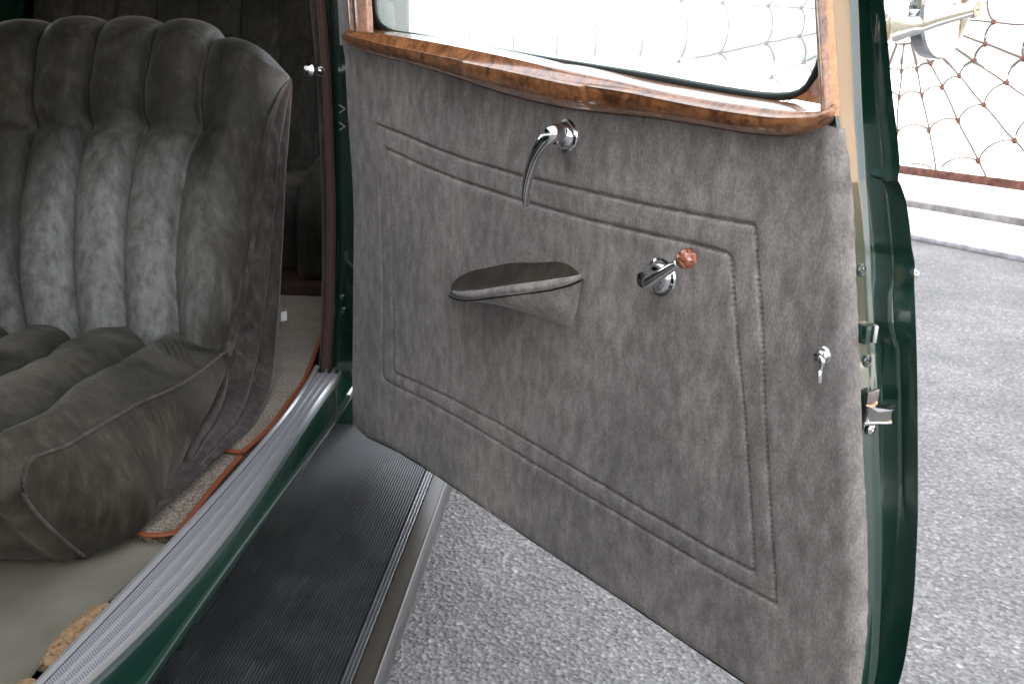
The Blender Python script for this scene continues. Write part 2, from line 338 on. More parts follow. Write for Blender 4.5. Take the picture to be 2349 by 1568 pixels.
# ================================================================== web gate
gate = empty('gate', GP(0, 0)); tag(gate, 'rusty iron gate with a welded spider web pattern standing behind the open car door', 'gate')
cu, cv = -.308, 1.565
def gbar(u0, u1, v0, v1, d, name, m):
    c = (GP(u0, v0)+GP(u1, v1))/2
    return MB().box(c, (GE, UZ, GN), ((u1-u0)/2, (v1-v0)/2, d), .004).make(name, m, gate)
gbar(-11.5, 3.2, .456, .516, .025, 'bottom_rail', 'rusty_steel')
gbar(-11.5, 3.2, 2.55, 2.61, .025, 'top_rail', 'rusty_steel')
for u in (-11.56, 3.26): gbar(u-.05, u+.05, .03, 2.61, .05, 'gate_post', 'rusty_steel')
b = gbar(-11.5, 3.2, .228, .278, .03, 'lower_rail', 'grey_steel')
RR = [.24, .471, .687, .985, 1.34, 1.88, 2.43, 3.1, 3.9, 4.65, 5.6, 6.7]
angs = [-5, -17, -27.5, -39.7, -52.5, -67.7, -86, -103, -120, -134, -147, -158.6, -171.0, -183.7, -196, -209, -222, -238, -256, -275, -293, -310, -327, -342]
vr = lambda R, a: R*(1-.16*math.sin(R_(a))**2)
lo, hi = .516-cv, 2.55-cv
def wp(R, a): r = vr(R, a); return np.array([r*math.cos(R_(a)), r*math.sin(R_(a))])
def inside(p): return lo+.001 < p[1] < hi and -11.2 < p[0] < 3.5
for a in angs:                                       # radial rods up to the frame
    c, s = math.cos(R_(a)), math.sin(R_(a)); t = 20.
    if s < 0: t = min(t, lo/s)
    if s > 0: t = min(t, hi/s)
    if c > 0: t = min(t, 3.5/c)
    if c < 0: t = min(t, -11.2/c)
    k = max(3, int(t/.12)); ts = np.linspace(.24*(1-.16*s*s), t, k)
    P = [GP(cu+x*c+random.uniform(-.006, .006), cv+x*s+random.uniform(-.004, .004)) for x in ts]
    MB().tube(P, .0085, 6).make('radial_rod', 'dark_iron', gate)
for i, R in enumerate(RR):
    for k, a in enumerate(angs):
        a2 = angs[(k+1) % len(angs)]; a2 = a2-360 if a2 > a else a2
        p, q = wp(R, a), wp(R, a2)
        if R > 2.6 and not (inside(p) and inside(q)): 
            if not (inside(p) or inside(q)): continue
        chord = np.linalg.norm(q-p); sag = .20*chord if i else -.06*chord; mid = (p+q)/2; nd = -mid/np.linalg.norm(mid)
        P = []
        for t in np.linspace(0, 1, 9):
            x = p*(1-t)+q*t+nd*sag*(1-(2*t-1)**2)**.8
            if inside(x): P.append(GP(cu+x[0], cv+x[1], .004))
        if len(P) > 2: MB().tube(P, .0085, 6).make('web_arc', 'dark_iron', gate)
        if i and inside(p):
            rr = .017+.006*min(R, 1.3)
            sp = MB().lathe(GP(cu+p[0], cv+p[1], -.012), GN, [(0, 0), (rr*.7, .004), (rr, .012), (rr*.7, .02), (0, .024)], 7)
            sp.make('weld_knot', 'rusty_steel', gate)
trk = MB().box((GP(-4, .02, .02)), (GE, UZ, GN), (7.6, .018, .05), .008).make('gate_track', 'galvanised'); tag(trk, 'pale steel track on the ground beneath the web gate', 'track')

# neighbouring stucco house beyond the gate (right, out of view: it is what the paint and chrome reflect) and an unseen house added to cast the shade on the yard
def house(name, c, e, half, h, m, label):
    n = np.array([-e[1], e[0], 0]); hs = empty(name, (*c[:2], 0)); tag(hs, label, 'house')
    MB().box((c[0], c[1], h/2), (e, n, UZ), (half[0], half[1], h/2)).make('wall', m, hs)
    MB().box((c[0], c[1], h+.15), (e, n, UZ), (half[0]+.35, half[1]+.35, .15), .03).make('roof', 'grey_roof', hs)
    return hs
M_ = np.array([.812, .584, 0])                        # across the yard, away from the shading house
E2 = np.array([.584, -.812, 0])
house('house', M_*(-4.6-3)+E2*0, E2, (13, 3), 9.8, 'grey_stucco', 'tall pale grey stucco house added out of view to shade the yard')
house('neighbour_house', M_*15+E2*13.5, E2, (12, 3), 7.5, 'peach_stucco', 'tall peach stucco house in the sun beyond the gate')
hg = []
for i in range(90):
    u = -2+i*.25; hw = .55+.08*math.sin(i*1.7)+random.uniform(-.05, .05); ht = 2.9+random.uniform(-.12, .12)
    c_ = M_*10.5+E2*(u+6.5)
    hg.append([c_+M_*(math.cos(a)*hw*(1+random.uniform(-.1, .1)))+UZ*(max(0, .5+.62*math.sin(a))*ht*(1+random.uniform(-.05, .05))) for a in np.linspace(-.9, math.pi+.9, 14)])
hd = MB().grid(hg, cap=True).make('hedge', 'hedge_leaf', None, smooth=False); tag(hd, 'clipped olive green hedge in front of the sunlit peach house', 'hedge')

# ================================================================== the car
car = empty('vintage_car', (-1.2, 1.9, 0)); tag(car, 'dark green vintage car with its front door open, grey mohair seat and ribbed running board', 'car')
# body shell (roof, far side, rear quarter, cowl) around the cabin
b = MB()
b.add(*[wbox(-2.1, -.60, -.3, 4.3, 1.72, 1.76).V, wbox(-2.1, -.60, -.3, 4.3, 1.72, 1.76).F])
for bx in (wbox(-2.16, -2.1, -.3, 4.3, .35, 1.30), wbox(-2.14, -2.1, 1.9, 2.1, 1.15, 1.72), wbox(-2.14, -2.1, 3.3, 4.3, 1.15, 1.72),
           wbox(-2.1, -.55, 4.25, 4.3, .35, 1.72), wbox(-.56, -.51, 2.12, 4.25, .33, 1.1), wbox(-.60, -.54, 3.1, 4.25, 1.1, 1.72),
           wbox(-2.1, -.52, -.3, .30, .35, 1.12), wbox(-2.1, -.62, .30, 4.25, .33, .46)):
    b.add(bx.V, bx.F)
b.make('body', 'green_paint', car, smooth=False)
# sill
def curve_z(L, z, n): return resample([atz(x, y, z)[:2] for x, y in L], n)
ext = lambda P, k0, k1: np.vstack([P[0]+(P[0]-P[1])/np.linalg.norm(P[0]-P[1])*k0, P, P[-1]+(P[-1]-P[-2])/np.linalg.norm(P[-1]-P[-2])*k1]) if k1 else np.vstack([P[0]+(P[0]-P[1])/np.linalg.norm(P[0]-P[1])*k0, P])
ci = curve_z([(85, 1568), (175, 1473), (248, 1391), (299, 1337), (392, 1239), (440, 1188), (505, 1126), (527, 1096), (585, 1037), (644, 961), (691, 891), (732, 832)], .553, 40)
co = curve_z([(197, 1568), (254, 1518), (310, 1456), (367, 1400), (423, 1349), (465, 1298), (522, 1242), (562, 1170), (620, 1084), (673, 1014), (720, 943), (749, 893)], .553, 40)
cg = curve_z([(325, 1568), (410, 1458), (492, 1330), (585, 1210), (673, 1090), (761, 962), (799, 912)], .548, 40)
def smooth_curve(P, deg=3):                            # one clean bend, as pressed metal has
    fx = np.polyfit(P[:, 1], P[:, 0], deg); return lambda y: np.polyval(fx, y)
fi, fo_, fg = smooth_curve(ci), smooth_curve(co), smooth_curve(cg)
Yt = np.linspace(.42, 2.02, 60)
def rail(prof, Ys, f0, f1, z0=.553):                   # prof: (fraction from f0 to f1, height)
    return [[(f0(y)*(1-a)+f1(y)*a, y, z0+h) for a, h in prof] for y in Ys]
clampY = lambda f, a, b_: (lambda y: f(np.clip(y, a, b_)))
fi, fo_, fg = clampY(fi, .80, 2.1), clampY(fo_, .80, 1.95), clampY(fg, .82, 1.9)
cin = lambda y: fi(y)-.02
sill = MB().grid(rail([(-.25, -.05), (-.2, -.006), (0, -.004), (.7, -.004), (.90, -.004), (.96, -.007), (1., -.014), (.95, -.024), (.2, -.05), (-.9, -.10), (-1.9, -.15), (-1.9, -.22)], np.linspace(-.2, 2.02, 80), fo_, fg))
sill.add(*[wbox(-.64, -.47, -.2, 2.4, .33, .50).V, wbox(-.64, -.47, -.2, 2.4, .33, .50).F]) if False else None
sill.grid(rail([(-.3, -.06), (-.1, -.008), (1.3, -.008)], np.linspace(-.2, 2.02, 60), fi, fo_))
sill.make('sill', 'green_paint', car)
prof = [(-.02, -.02), (-.02, -.002), (.0, .004), (.05, .0075), (.12, .0075), (.18, .003)]
sp = MB().grid(rail(prof, Yt, fi, fo_)); scuff = sp.make('scuff_plate', 'dull_aluminium', car)
plates = [(.18, .42), (.46, .68), (.72, .92)]
for a, c in plates:
    MB().grid(rail([(a, .001), (a+.01, .002), (c-.01, .002), (c, .001)], np.linspace(.42, 1.985, 60), fi, fo_)).make('knurled_strip', 'knurled_aluminium', scuff)
for a in (.44, .70, .95):
    MB().grid(rail([(a-.022, .0), (a-.016, .0045), (a, .0062), (a+.016, .0045), (a+.03, -.001), (a+.04, -.004)], Yt, fi, fo_)).make('raised_bead', 'dull_aluminium', scuff)
for y_ in (.985, 1.20, 1.56):
    x_ = fi(y_)*.13+fo_(y_)*.87
    MB().lathe((x_, y_, .5565), UZ, [(.0072, -.004), (.0070, .0012), (.0052, .0030), (.0016, .0034), (0, .0018)], 20).make('screw', 'chrome', scuff)
# door pillar (hinge side) and welt
Yp = 2.03
pil_l = [(724, 0), (746, 0), (765, 300), (770, 500), (768, 650), (757, 800), (750, 900)]
lft = resample([aty(*p, Yp) for p in [(700, -330), (738, -60), (746, 0), (757, 150), (765, 300), (771, 480), (770, 600), (763, 750), (752, 893)]], 40)
rgt = resample([aty(*p, Yp-.06) for p in [(770, -330), (804, -60), (812, 0), (815, 150), (822, 300), (830, 480), (832, 600), (825, 750), (818, 905)]], 40)
pl = MB(); pl.grid([[l+(0, .10, 0), l+(-.004, .01, 0), l, l*.75+r*.25+(0, -.004, 0), l*.5+r*.5+(0, -.002, 0), r*.85+l*.15, r+(0, 0, 0), r+(.012, .03, 0), r+(.012, .14, 0)] for l, r in zip(lft, rgt)])
pl.box((-.53, 2.16, 1.5), AX, (.03, .09, .24), .01); pl.box((-.53, 2.16, .45), AX, (.04, .09, .14), .01)
pillar = pl.make('door_pillar', 'green_paint', car)
welt = resample([aty(*p, Yp-.012) for p in [(690, -330), (728, -60), (735, 0), (745, 120), (751, 220), (756, 350), (760, 480), (759, 600), (757, 720), (750, 810), (747, 850)]], 50)
MB().tube(welt, .0095, 12, ref=(0, 1, 0)).make('windlace', 'red_brown_welt', car)
wb = resample([aty(*p, Yp+.02) for p in [(678, -330), (716, -60), (722, 0), (733, 120), (740, 220), (746, 350), (750, 480), (750, 600), (748, 720), (745, 810), (740, 850)]], 50)
MB().tube(wb, .011, 10, ref=(0, 1, 0)).make('pillar_trim', 'mohair_brown', car)
kb = aty(727, 163, 2.0); MB().lathe(kb+(.0, .01, 0), (-.55, -.83, .05), [(.012, -.012), (.013, 0), (.009, .006), (.009, .012), (.013, .017), (.014, .024), (.009, .031), (0, .033)], 24).make('light_switch_knob', 'chrome', car)
for x, y in [(785, 250), (785, 290)]:
    c = aty(x, y, 1.975)
    for s in (-1, 1):
        MB().tube([c+(-.006, 0, .008*s), c+(.006, -.002, 0)], .0011, 8).make('hinge_clip', 'galvanised', pillar)
for x, y in [(785, 681), (788, 711)]:
    c = aty(x, y, 1.998); MB().lathe(c, (0, -1, 0), [(.0065, -.004), (.0065, .002), (.004, .0035), (.0012, .003), (0, .001)], 16).make('screw', 'green_paint', pillar)
cs = [aty(793, 576, 1.97), aty(796, 598, 1.95), aty(800, 618, 1.93)]
MB().tube(resample([cs[0], cs[1]+(.002, -.005, 0), cs[2]+(.02, 0, 0)], 10), .0045, 10, flat=.5).make('check_strap', 'seal_rubber', pillar)

# running board
ZB = .40
bl0, bl1 = atz(345, 1568, ZB), atz(790, 960, ZB); br = [atz(860, 1568, ZB), atz(912, 1424, ZB), atz(949, 1314, ZB), atz(980, 1220, ZB), atz(1019, 1124, ZB)]
XR = np.poly1d(np.polyfit([p[1] for p in br], [p[0] for p in br], 1)); 
Yb = np.linspace(-.3, 3.1, 40)
xl, wb_ = -.62, None
def bx_(y, a): return xl*(1-a)+XR(min(max(y, .9), 2.2))*a
nr = 62; prof = []
for i in range(nr):
    a0 = i/nr*.865; d_ = .865/nr
    prof += [(a0, 0), (a0+d_*.12, .0030), (a0+d_*.35, .0034), (a0+d_*.50, .0030), (a0+d_*.72, 0)]
MB().grid([[(bx_(y, a), y, ZB+h-.002) for a, h in prof] for y in Yb]).make('ribbed_rubber', 'black_rubber', None)
rb = bpy.data.objects['ribbed_rubber']
bodyp = [(-.02, -.10), (-.02, -.006), (.87, -.006), (.985, -.007), (1.0, -.012), (1.0, -.055), (.97, -.062), (.9, -.06)]
board = MB().grid([[(bx_(y, a), y, ZB+h) for a, h in bodyp] for y in Yb]).make('running_board', 'black_rubber', car, sharp=50)
rb.parent = board; rb.location = LOC['ribbed_rubber']-LOC[board.name]
for a0, a1 in ((.872, .880), (.889, .897), (.905, .913)):
    MB().grid([[(bx_(y, a), y, ZB+h) for a, h in [(a0, -.006), (a0+.002, .001), ((a0+a1)/2, .0030), (a1-.002, .001), (a1, -.006)]] for y in Yb]).make('metal_bead', 'aluminium', board)
MB().grid([[(bx_(y, a), y, ZB+h) for a, h in [(.918, -.006), (.920, .001), (.950, .002), (.990, -.003), (.992, -.008)]] for y in Yb]).make('edge_strip', 'bronze_strip', board)
MB().grid([[(bx_(y, a), y, ZB+h) for a, h in [(.990, -.010), (.9915, -.002), (.996, .0), (1.001, -.003), (1.003, -.010), (1.0, -.022)]] for y in Yb]).make('edge_moulding', 'edge_aluminium', board)

# floor: carpet pieces, binding, mat, padding
ZC = .528
def flat_piece(name, pts, z, m, parent=None, th=.008, nbump=0.):
    P = np.array([atz(x, y, z)[:2] for x, y in pts]); return poly_slab(name, P, z-th, z, m, parent, .002)
flr = poly_slab('cabin_floor', [(-2.1, .3), (-.575, .3), (-.575, 2.9), (-.60, 4.2), (-2.1, 4.2)], .462, .485, 'dark', car)
cp1 = [(726, 800), (697, 873), (656, 930), (615, 984), (556, 1037), (498, 1030), (400, 1000), (350, 800), (500, 640), (740, 640), (745, 760)]
cpt = flat_piece('rear_carpet', cp1, ZC+.003, 'carpet', car, .03)
cp2 = [(556, 1041), (498, 1107), (433, 1189), (404, 1222), (334, 1226), (250, 1180), (300, 1000), (498, 1034)]
cp = flat_piece('front_carpet', cp2, ZC-.003, 'carpet', car, .02)
def binding(L, z, parent, r=.0055):
    P = resample([atz(x, y, z) for x, y in L], 6*len(L)); MB().tube(P, r, 8, flat=.7).make('edge_binding', 'orange_binding', parent)
binding([(748, 740), (730, 790), (697, 873), (656, 930), (615, 984), (556, 1037)], ZC+.005, cpt)
binding([(556, 1037), (530, 1034), (498, 1029), (470, 1024)], ZC+.004, cpt)
binding([(552, 1046), (498, 1107), (433, 1189), (404, 1222)], ZC, cp); binding([(404, 1222), (370, 1226), (334, 1226), (312, 1216)], ZC, cp)
MZ = .512
fm = flat_piece('floor_mat', [(54, 1568), (85, 1529), (121, 1484), (175, 1433), (240, 1381), (282, 1350), (333, 1304), (375, 1270), (384, 1246), (336, 1233), (200, 1180), (0, 1190), (-400, 1300), (-400, 1800), (-100, 1750)], MZ, 'mat_rubber', None, .006)
tag(fm, 'worn beige ribbed rubber mat lying on the car floor in front of the seat', 'floor mat')
def pad(pts, nm):
    P = resample([atz(x, y, .505) for x, y in pts], 26); r = [.008+.010*math.sin(math.pi*min(1, (i+.6)/26))**.5+random.uniform(-.0015, .0015) for i in range(26)]
    o = MB().tube(P, r, 12, flat=.55).make(nm, 'jute', car)
pad([(245, 1388), (200, 1425), (150, 1475), (100, 1532)], 'jute_padding'); pad([(72, 1562), (45, 1590), (10, 1640)], 'jute_padding')

# ================================================================== front seat
ZF = .535
nrm = np.array([0, -1, .52]); nrm /= np.linalg.norm(nrm); dup = np.array([0, .52, 1]); dup /= np.linalg.norm(dup)
FP = np.array([0, 1.83, .65])
def face(x, y): return hit(x, y, FP, nrm)
sA = [(140, 53), (102, 85), (85, 140), (79, 204), (81, 255), (89, 294), (77, 323), (64, 404), (51, 468), (43, 574), (45, 638), (60, 720), (70, 770)]
sB = [(217, 140), (206, 204), (207, 255), (213, 294), (200, 323), (187, 383), (177, 447), (172, 553), (174, 638), (185, 738), (190, 775)]
sC = [(345, 140), (332, 204), (332, 255), (343, 298), (323, 328), (306, 396), (296, 468), (289, 574), (289, 660), (295, 752), (297, 780)]
sD = [(481, 115), (468, 170), (464, 234), (470, 298), (451, 332), (434, 374), (421, 447), (413, 511), (406, 617), (410, 700), (418, 785)]
sE = [(668, 175), (640, 225), (608, 298), (591, 404), (574, 511), (553, 638), (528, 740), (509, 803)]
sA = sA[2:]
sh = lambda s, d: [(x-d*(1+.0*y), y) for x, y in s]
seams = [sh(sA, 262), sh(sA, 131), sA, sB, sC, sD, sE]
SZ = []
for s in seams:
    P = np.array([face(x, y) for x, y in s]); o_ = np.argsort(P[:, 2]); SZ.append((P[o_, 2], P[o_, 0]))
def seamx(i, z):
    zz, xx = SZ[i]; return np.interp(z, zz, xx)
topL = [(-200, 60), (-40, 56), (60, 53), (200, 45), (330, 46), (440, 52), (490, 60), (528, 76), (580, 93), (620, 118), (650, 150), (668, 180)]
TP = np.array([aty(x, y, 2.20) for x, y in topL]); 
SIL = resample([aty(x, y, 2.19) for x, y in [(524, 76), (560, 84), (598, 97), (634, 119), (660, 149), (670, 182)]], 40)
def silh(s): j_ = s*39; a_ = int(min(j_, 38)); return SIL[a_]*(1-(j_-a_))+SIL[a_+1]*(j_-a_)
def ztop(X): return np.interp(X, TP[:, 0], TP[:, 2])
zn = face(213, 296)[2]
Lz = [(668, 178, -.655), (645, 205, -.660), (630, 235, -.664), (608, 298, -.672), (591, 404, -.685), (574, 511, -.695), (553, 638, -.702), (530, 735, -.708), (509, 803, -.71), (498, 885, -.705), (470, 960, -.69), (445, 1002, -.675), (410, 1090, -.658), (375, 1150, -.645), (343, 1191, -.638)]
Fz = [(672, 196, -.648), (668, 240, -.646), (662, 320, -.645), (655, 400, -.643), (648, 550, -.642), (640, 700, -.640), (633, 800, -.636), (622, 893, -.628), (585, 967, -.612), (540, 1010, -.612), (498, 1049, -.616), (440, 1100, -.622), (390, 1148, -.628), (347, 1190, -.634)]
Lp = resample([atx(x, y, X) for x, y, X in Lz], 70); Fp = resample([atx(x, y, X) for x, y, X in Fz], 70)
Lp0 = Lp[0]; LpZ = Lp[Lp[:, 2].argsort()]
rows = []; nf, na = 120, 18; zb = .60
for r in range(nf+na):
    row = []
    for i in range(6):
        for k in range(20 if i < 5 else 31):
            nk = 20 if i < 5 else 30; s = k/nk
            if r < nf:
                q = r/(nf-1)
                # two passes: the top of the column decides its height
                X = None; zt = 1.1
                for _ in range(3):
                    z = zb+(zt-zb)*q; X = seamx(i, z)*(1-s)+seamx(i+1, z)*s; e_ = sstep(-.80, -.69, X); rr = .085; zt = ztop(X)-rr*.55-.014
                    if i == 5: sl_ = silh(s); rr = .085-.070*s; zt = sl_[2]-rr*.55-.014*(1-s)
                P = np.array([X, FP[1]+(z-FP[2])*.52, z]); n_ = nrm; ph = 0
            else:
                ph = (r-nf+1)/na*R_(150); zt = 1.1
                for _ in range(3):
                    X = seamx(i, zt)*(1-s)+seamx(i+1, zt)*s; e_ = sstep(-.80, -.69, X); rr = .085; zt = ztop(X)-rr*.55-.014
                    if i == 5: sl_ = silh(s); rr = .085-.070*s; zt = sl_[2]-rr*.55-.014*(1-s)
                P = np.array([X, FP[1]+(zt-FP[2])*.52, zt]); P = P+rr*(math.sin(ph)*dup+(math.cos(ph)-1)*nrm)
                n_ = nrm*math.cos(ph)+dup*math.sin(ph); z = zt
            a = 2*s-1
            if i < 5:
                pf = max(0, 1-abs(a)**2.2)**.62*.042-.012*math.exp(-((1-abs(a))/.07)**2)
                notch = .62*math.exp(-((z-zn)/.016)**2)*(.35+.65*abs(a)) if r < nf else 0
            else:
                pf = (max(0, 1-(1-s)**2.2) if s < .5 else 1)*0+.042*min(1, (s/.28))**.55*(1-sstep(.45, 1.0, s)); notch = .5*math.exp(-((z-zn)/.016)**2)*math.exp(-s*5) if r < nf else 0
            pf *= 1-notch
            if r >= nf: pf *= 1-(.45 if i < 5 else .8)*min(1, ph/1.0)
            if r < nf: pf *= sstep(.585, .66, z)*.65+.35 if False else 1
            # slight settled wrinkles low down on the middle channels
            if i in (2, 3, 4) and r < nf:
                pf -= .0060*math.exp(-((z-(.80+.012*i+.010*math.sin(3*s+i)))/.006)**2)*math.sin(math.pi*s)+.0052*math.exp(-((z-(.760+.01*(i % 2)+.006*math.cos(4*s)))/.005)**2)
            Pf = P+n_*pf
            if i == 5:
                w5 = sstep(.62, 1., s); tg_ = np.array([np.interp(Pf[2], LpZ[:, 2], LpZ[:, k2]) for k2 in range(2)]+[Pf[2]]) if r < nf else Lp0+np.array([-.002, .010*(r-nf)/na*(1-s)*3, -.002])
                Pf = Pf*(1-w5)+tg_*w5
            row.append(Pf)
    rows.append(row)
seat = empty('x', (0, 0, 0)); bpy.data.objects.remove(seat)
base = wbox(-1.36, -.70, 1.22, 2.0, .50, .60, .01).make('front_seat', 'mohair_brown', car)
bk = MB().grid(rows); bko = bk.make('backrest', 'mohair_painted_sheen', base, sharp=None, center=(-.96, 1.95, .80))
# rear board of the backrest, so it is solid
fback = MB(); 
# side panel of the backrest, sweeping forward along the floor
prof = [0, .04, .09, .14, .18, .21, .24, .28, .34, .42, .5, .58, .63, .66, .69, .74, .82, .92, 1.0]
rows = []
for j, (l, f) in enumerate(zip(Lp, Fp)):
    row = []; wj = np.linalg.norm(f-l); t = j/69
    dd = (f-l)/max(wj, 1e-4); on = np.array([1., 0, 0])-dd*dd[0]; on /= np.linalg.norm(on)
    for a in prof:
        h = .010*math.exp(-((a-.10)/.07)**2)-.010*math.exp(-((a-.24)/.05)**2)+.012*math.exp(-((a-.5)/.14)**2)-.010*math.exp(-((a-.66)/.035)**2)+.007*math.exp(-((a-.85)/.12)**2)
        h *= min(1, wj/.06)*min(1, 3*t+.15)
        row.append(l*(1-a)+f*a+on*h)
    row.append(f+(-.03, .03, 0)); row.append(f+(-.14, .05, 0)); rows.append(row)
MB().grid(rows).make('side_panel', 'mohair_brown', base, sharp=None)
pp = Lp[2:52]+np.array([.002, -.003, 0]); MB().tube(pp, .0038, 8).make('seat_piping', 'mohair_seat', base)
# back cover
bc = MB(); bc.grid([[f+(-.03, .03, 0), f+(-.35, .07, 0), f+(-.8, .07, 0)] for f in Fp[:36]]); bc.make('back_cover', 'mohair_brown', base)
# cushion
CT = np.array([0, 1.07, .735]); cn = np.array([0, .118, 1.]); cn /= np.linalg.norm(cn)
def top(x, y): return hit(x, y, CT, cn)
qa = [(158, 738), (88, 747), (35, 777), (0, 806)]; qb = [(298, 759), (205, 779), (176, 791), (117, 832), (94, 864), (76, 876), (29, 891), (0, 908)]
qc = [(410, 762), (363, 788), (316, 826), (275, 856), (246, 885), (193, 902), (135, 943), (88, 996)]
qd = [(509, 812), (460, 852), (410, 885), (316, 926), (234, 973), (146, 1025), (53, 1055)]
PB, PC, PD = [np.array([top(*p) for p in s]) for s in (qb, qc, qd)]
Yr, Yf = 1.92, 1.10
def fx(P): 
    o_ = np.argsort(P[:, 1]); return lambda y: np.interp(y, P[o_, 1], P[o_, 0])
fB, fC, fD = fx(PB), fx(PC), fx(PD)
wch = abs(fC(1.4)-fB(1.4)); fA = lambda y: fB(y)-wch; f0 = lambda y: fA(y)-wch; fm1 = lambda y: f0(y)-wch
fm2 = lambda y: fm1(y)-wch
CH = [fm2, fm1, f0, fA, fB, fC, fD]
BT0 = atz(193, 1274, .530)
rows = []; ntp, nfr = 120, 26
zt_ = lambda y: CT[2]-(y-CT[1])*.118
for r in range(ntp+nfr):
    row = []
    for i in range(6):
        for k in range(18+(i == 5)*9):
            nk = 18+(i == 5)*8; s = min(k/nk, 1)
            if r < ntp:
                y = Yr-(Yr-Yf)*(r/(ntp-1)); P = np.array([CH[i](y)*(1-s)+CH[i+1](y)*s, y, zt_(y)]); n_ = cn; fr = 0
            else:
                t = (r-ntp+1)/nfr; X = CH[i](Yf)*(1-s)+CH[i+1](Yf)*s; zf = zt_(Yf)
                a1 = min(1, t/.35)*math.pi/2; fr = t
                if t < .35: P = np.array([X, Yf-.035*math.sin(a1), zf-.035*(1-math.cos(a1))])
                else:
                    q = (t-.35)/.65; P = np.array([X, Yf-.035+.125*q**1.2, zf-.035-(zf-.035-.528)*q])
                n_ = np.array([0, -math.sin(a1), math.cos(a1)])
                if i == 5 and t >= .35: P = P+(BT0-np.array([CH[6](Yf), Yf+.09, .528]))*q*s**2
            a = 2*s-1
            pf = max(0, 1-abs(a)**2.2)**.62*(.042 if i < 5 else .026)-(.012*math.exp(-((1-abs(a))/.07)**2) if i < 5 else 0)
            if i == 5: pf = .034*min(1, s/.25)**.6*(1-sstep(.35, 1, s))
            # cross tuft
            yt = 1.42; nt_ = .45*math.exp(-((P[1]-yt)/.03)**2)*(abs(a)**2 if i < 5 else math.exp(-6*s)) if r < ntp else 0
            pf *= (1-nt_)*(1-.75*sstep(.25, .6, fr))
            P = P+n_*pf
            if i == 5 and r < ntp:      # bunched velvet near the rear corner
                P = P+UZ*.0055*math.sin((P[1]+.3*s)*190)*math.exp(-((P[1]-1.70)/.07)**2-((s-.55)/.25)**2)
            P[2] += .012*math.exp(-((P[1]-1.5)/.25)**2)*(1-s if i == 5 else 1)
            row.append(P)
    rows.append(row)
cu_ = MB().grid(rows).make('cushion', 'mohair_seat', base, sharp=None)
edge = np.array([r[-1] for r in rows])
# side of the cushion: from the piped edge down to the floor line
ux = edge[:ntp+4][::-1]; ux = resample(ux, 60)
bt = [(193, 1274, .530, 0), (263, 1250, .532, 0), (310, 1223, .535, 0), (345, 1192, .54, 0)]
Bt = [atz(x, y, z) for x, y, z, _ in bt]+[atx(385, 1125, -.667), atx(425, 1040, -.675), atx(465, 962, -.690), atx(495, 885, -.705), atx(508, 830, -.712)]
Bt = resample(Bt, 60); rows = []; FRL = resample(np.vstack([edge[ntp+3:], Bt[:1]]), 17)
for j in range(60):
    t = j/59; row = []
    for k in range(17):
        a = k/16; P = ux[j]*(1-a)+Bt[j]*a; P = P+(FRL[k]-(ux[0]*(1-a)+Bt[0]*a))*(1-t)**6; bl = .026*math.sin(math.pi*min(1, a*1.0))**.8*(1-t)**.3*min(1, t*6)
        P = P+np.array([.95, -.15, .0])*bl + UZ*(.0025*math.sin(9*t+5*a)*math.sin(math.pi*a)); row.append(P)
    rows.append(row)
MB().grid(rows).make('cushion_side', 'mohair_seat', base, sharp=None)
MB().tube(ux+np.array([.001, -.001, .001]), .0024, 8).make('cushion_piping', 'mohair_brown', base)
MB().tube(FRL+np.array([.001, -.001, 0]), .0022, 8).make('corner_seam', 'mohair_brown', base)

# ================================================================== rear seat
rs = wbox(-2.05, -.62, 3.0, 3.9, .50, .70, .02).make('rear_seat', 'mohair_brown', car)
rows = []
for r in range(50):
    t = r/49; row = []; z = .78+.85*t; y = 3.45+.30*t
    for k in range(9*16+1):
        s = (k % 16)/16; i = k//16; X = -2.05+1.42*(k/(9*16)); pf = max(0, 1-abs(2*s-1)**2.2)**.6*.035
        row.append((X, y-pf*(1-.4*math.exp(-((z-1.28)/.02)**2)), z))
    rows.append(row)
MB().grid(rows).make('rear_backrest', 'mohair_seat', rs, sharp=None)
rows = []
for r in range(40):
    t = r/39; row = []; 
    for k in range(7*16+1):
        s = (k % 16)/16; X = -2.05+1.40*(k/(7*16)); pf = max(0, 1-abs(2*s-1)**2.2)**.6*.03
        if t < .6: y = 3.6-.6*t/.6; z = .80+pf; P = (X, y, z)
        else:
            q = (t-.6)/.4; a = min(1, q/.35)*math.pi/2; P = (X, 3.0-(.05+pf)*math.sin(a), .80-.05+(.05+pf)*math.cos(a) if q < .35 else .75-(q-.35)/.65*.24)
        row.append(P)
    rows.append(row)
MB().grid(rows).make('rear_cushion', 'mohair_seat', rs, sharp=None)
MB().tube(resample([(-.76, 2.84, .58), (-.76, 2.84, .74), (-.755, 2.90, .83), (-.75, 3.1, .87), (-.75, 3.5, .89)], 24), .082, 18, ref=(1, 0, 0)).make('arm_pad', 'mohair_seat', rs, sharp=None)
wbox(-1.6, -.62, 2.74, 2.99, .50, .575, .01).make('heel_board', 'brown_leather', car)
tg = atx(632, 738, -.66); MB().box(tg+(.004, .05, 0), (np.array([.6, .8, 0]), UZ, np.array([.8, -.6, 0])), (.008, .011, .0008)).make('care_tag', 'pale_concrete', base)

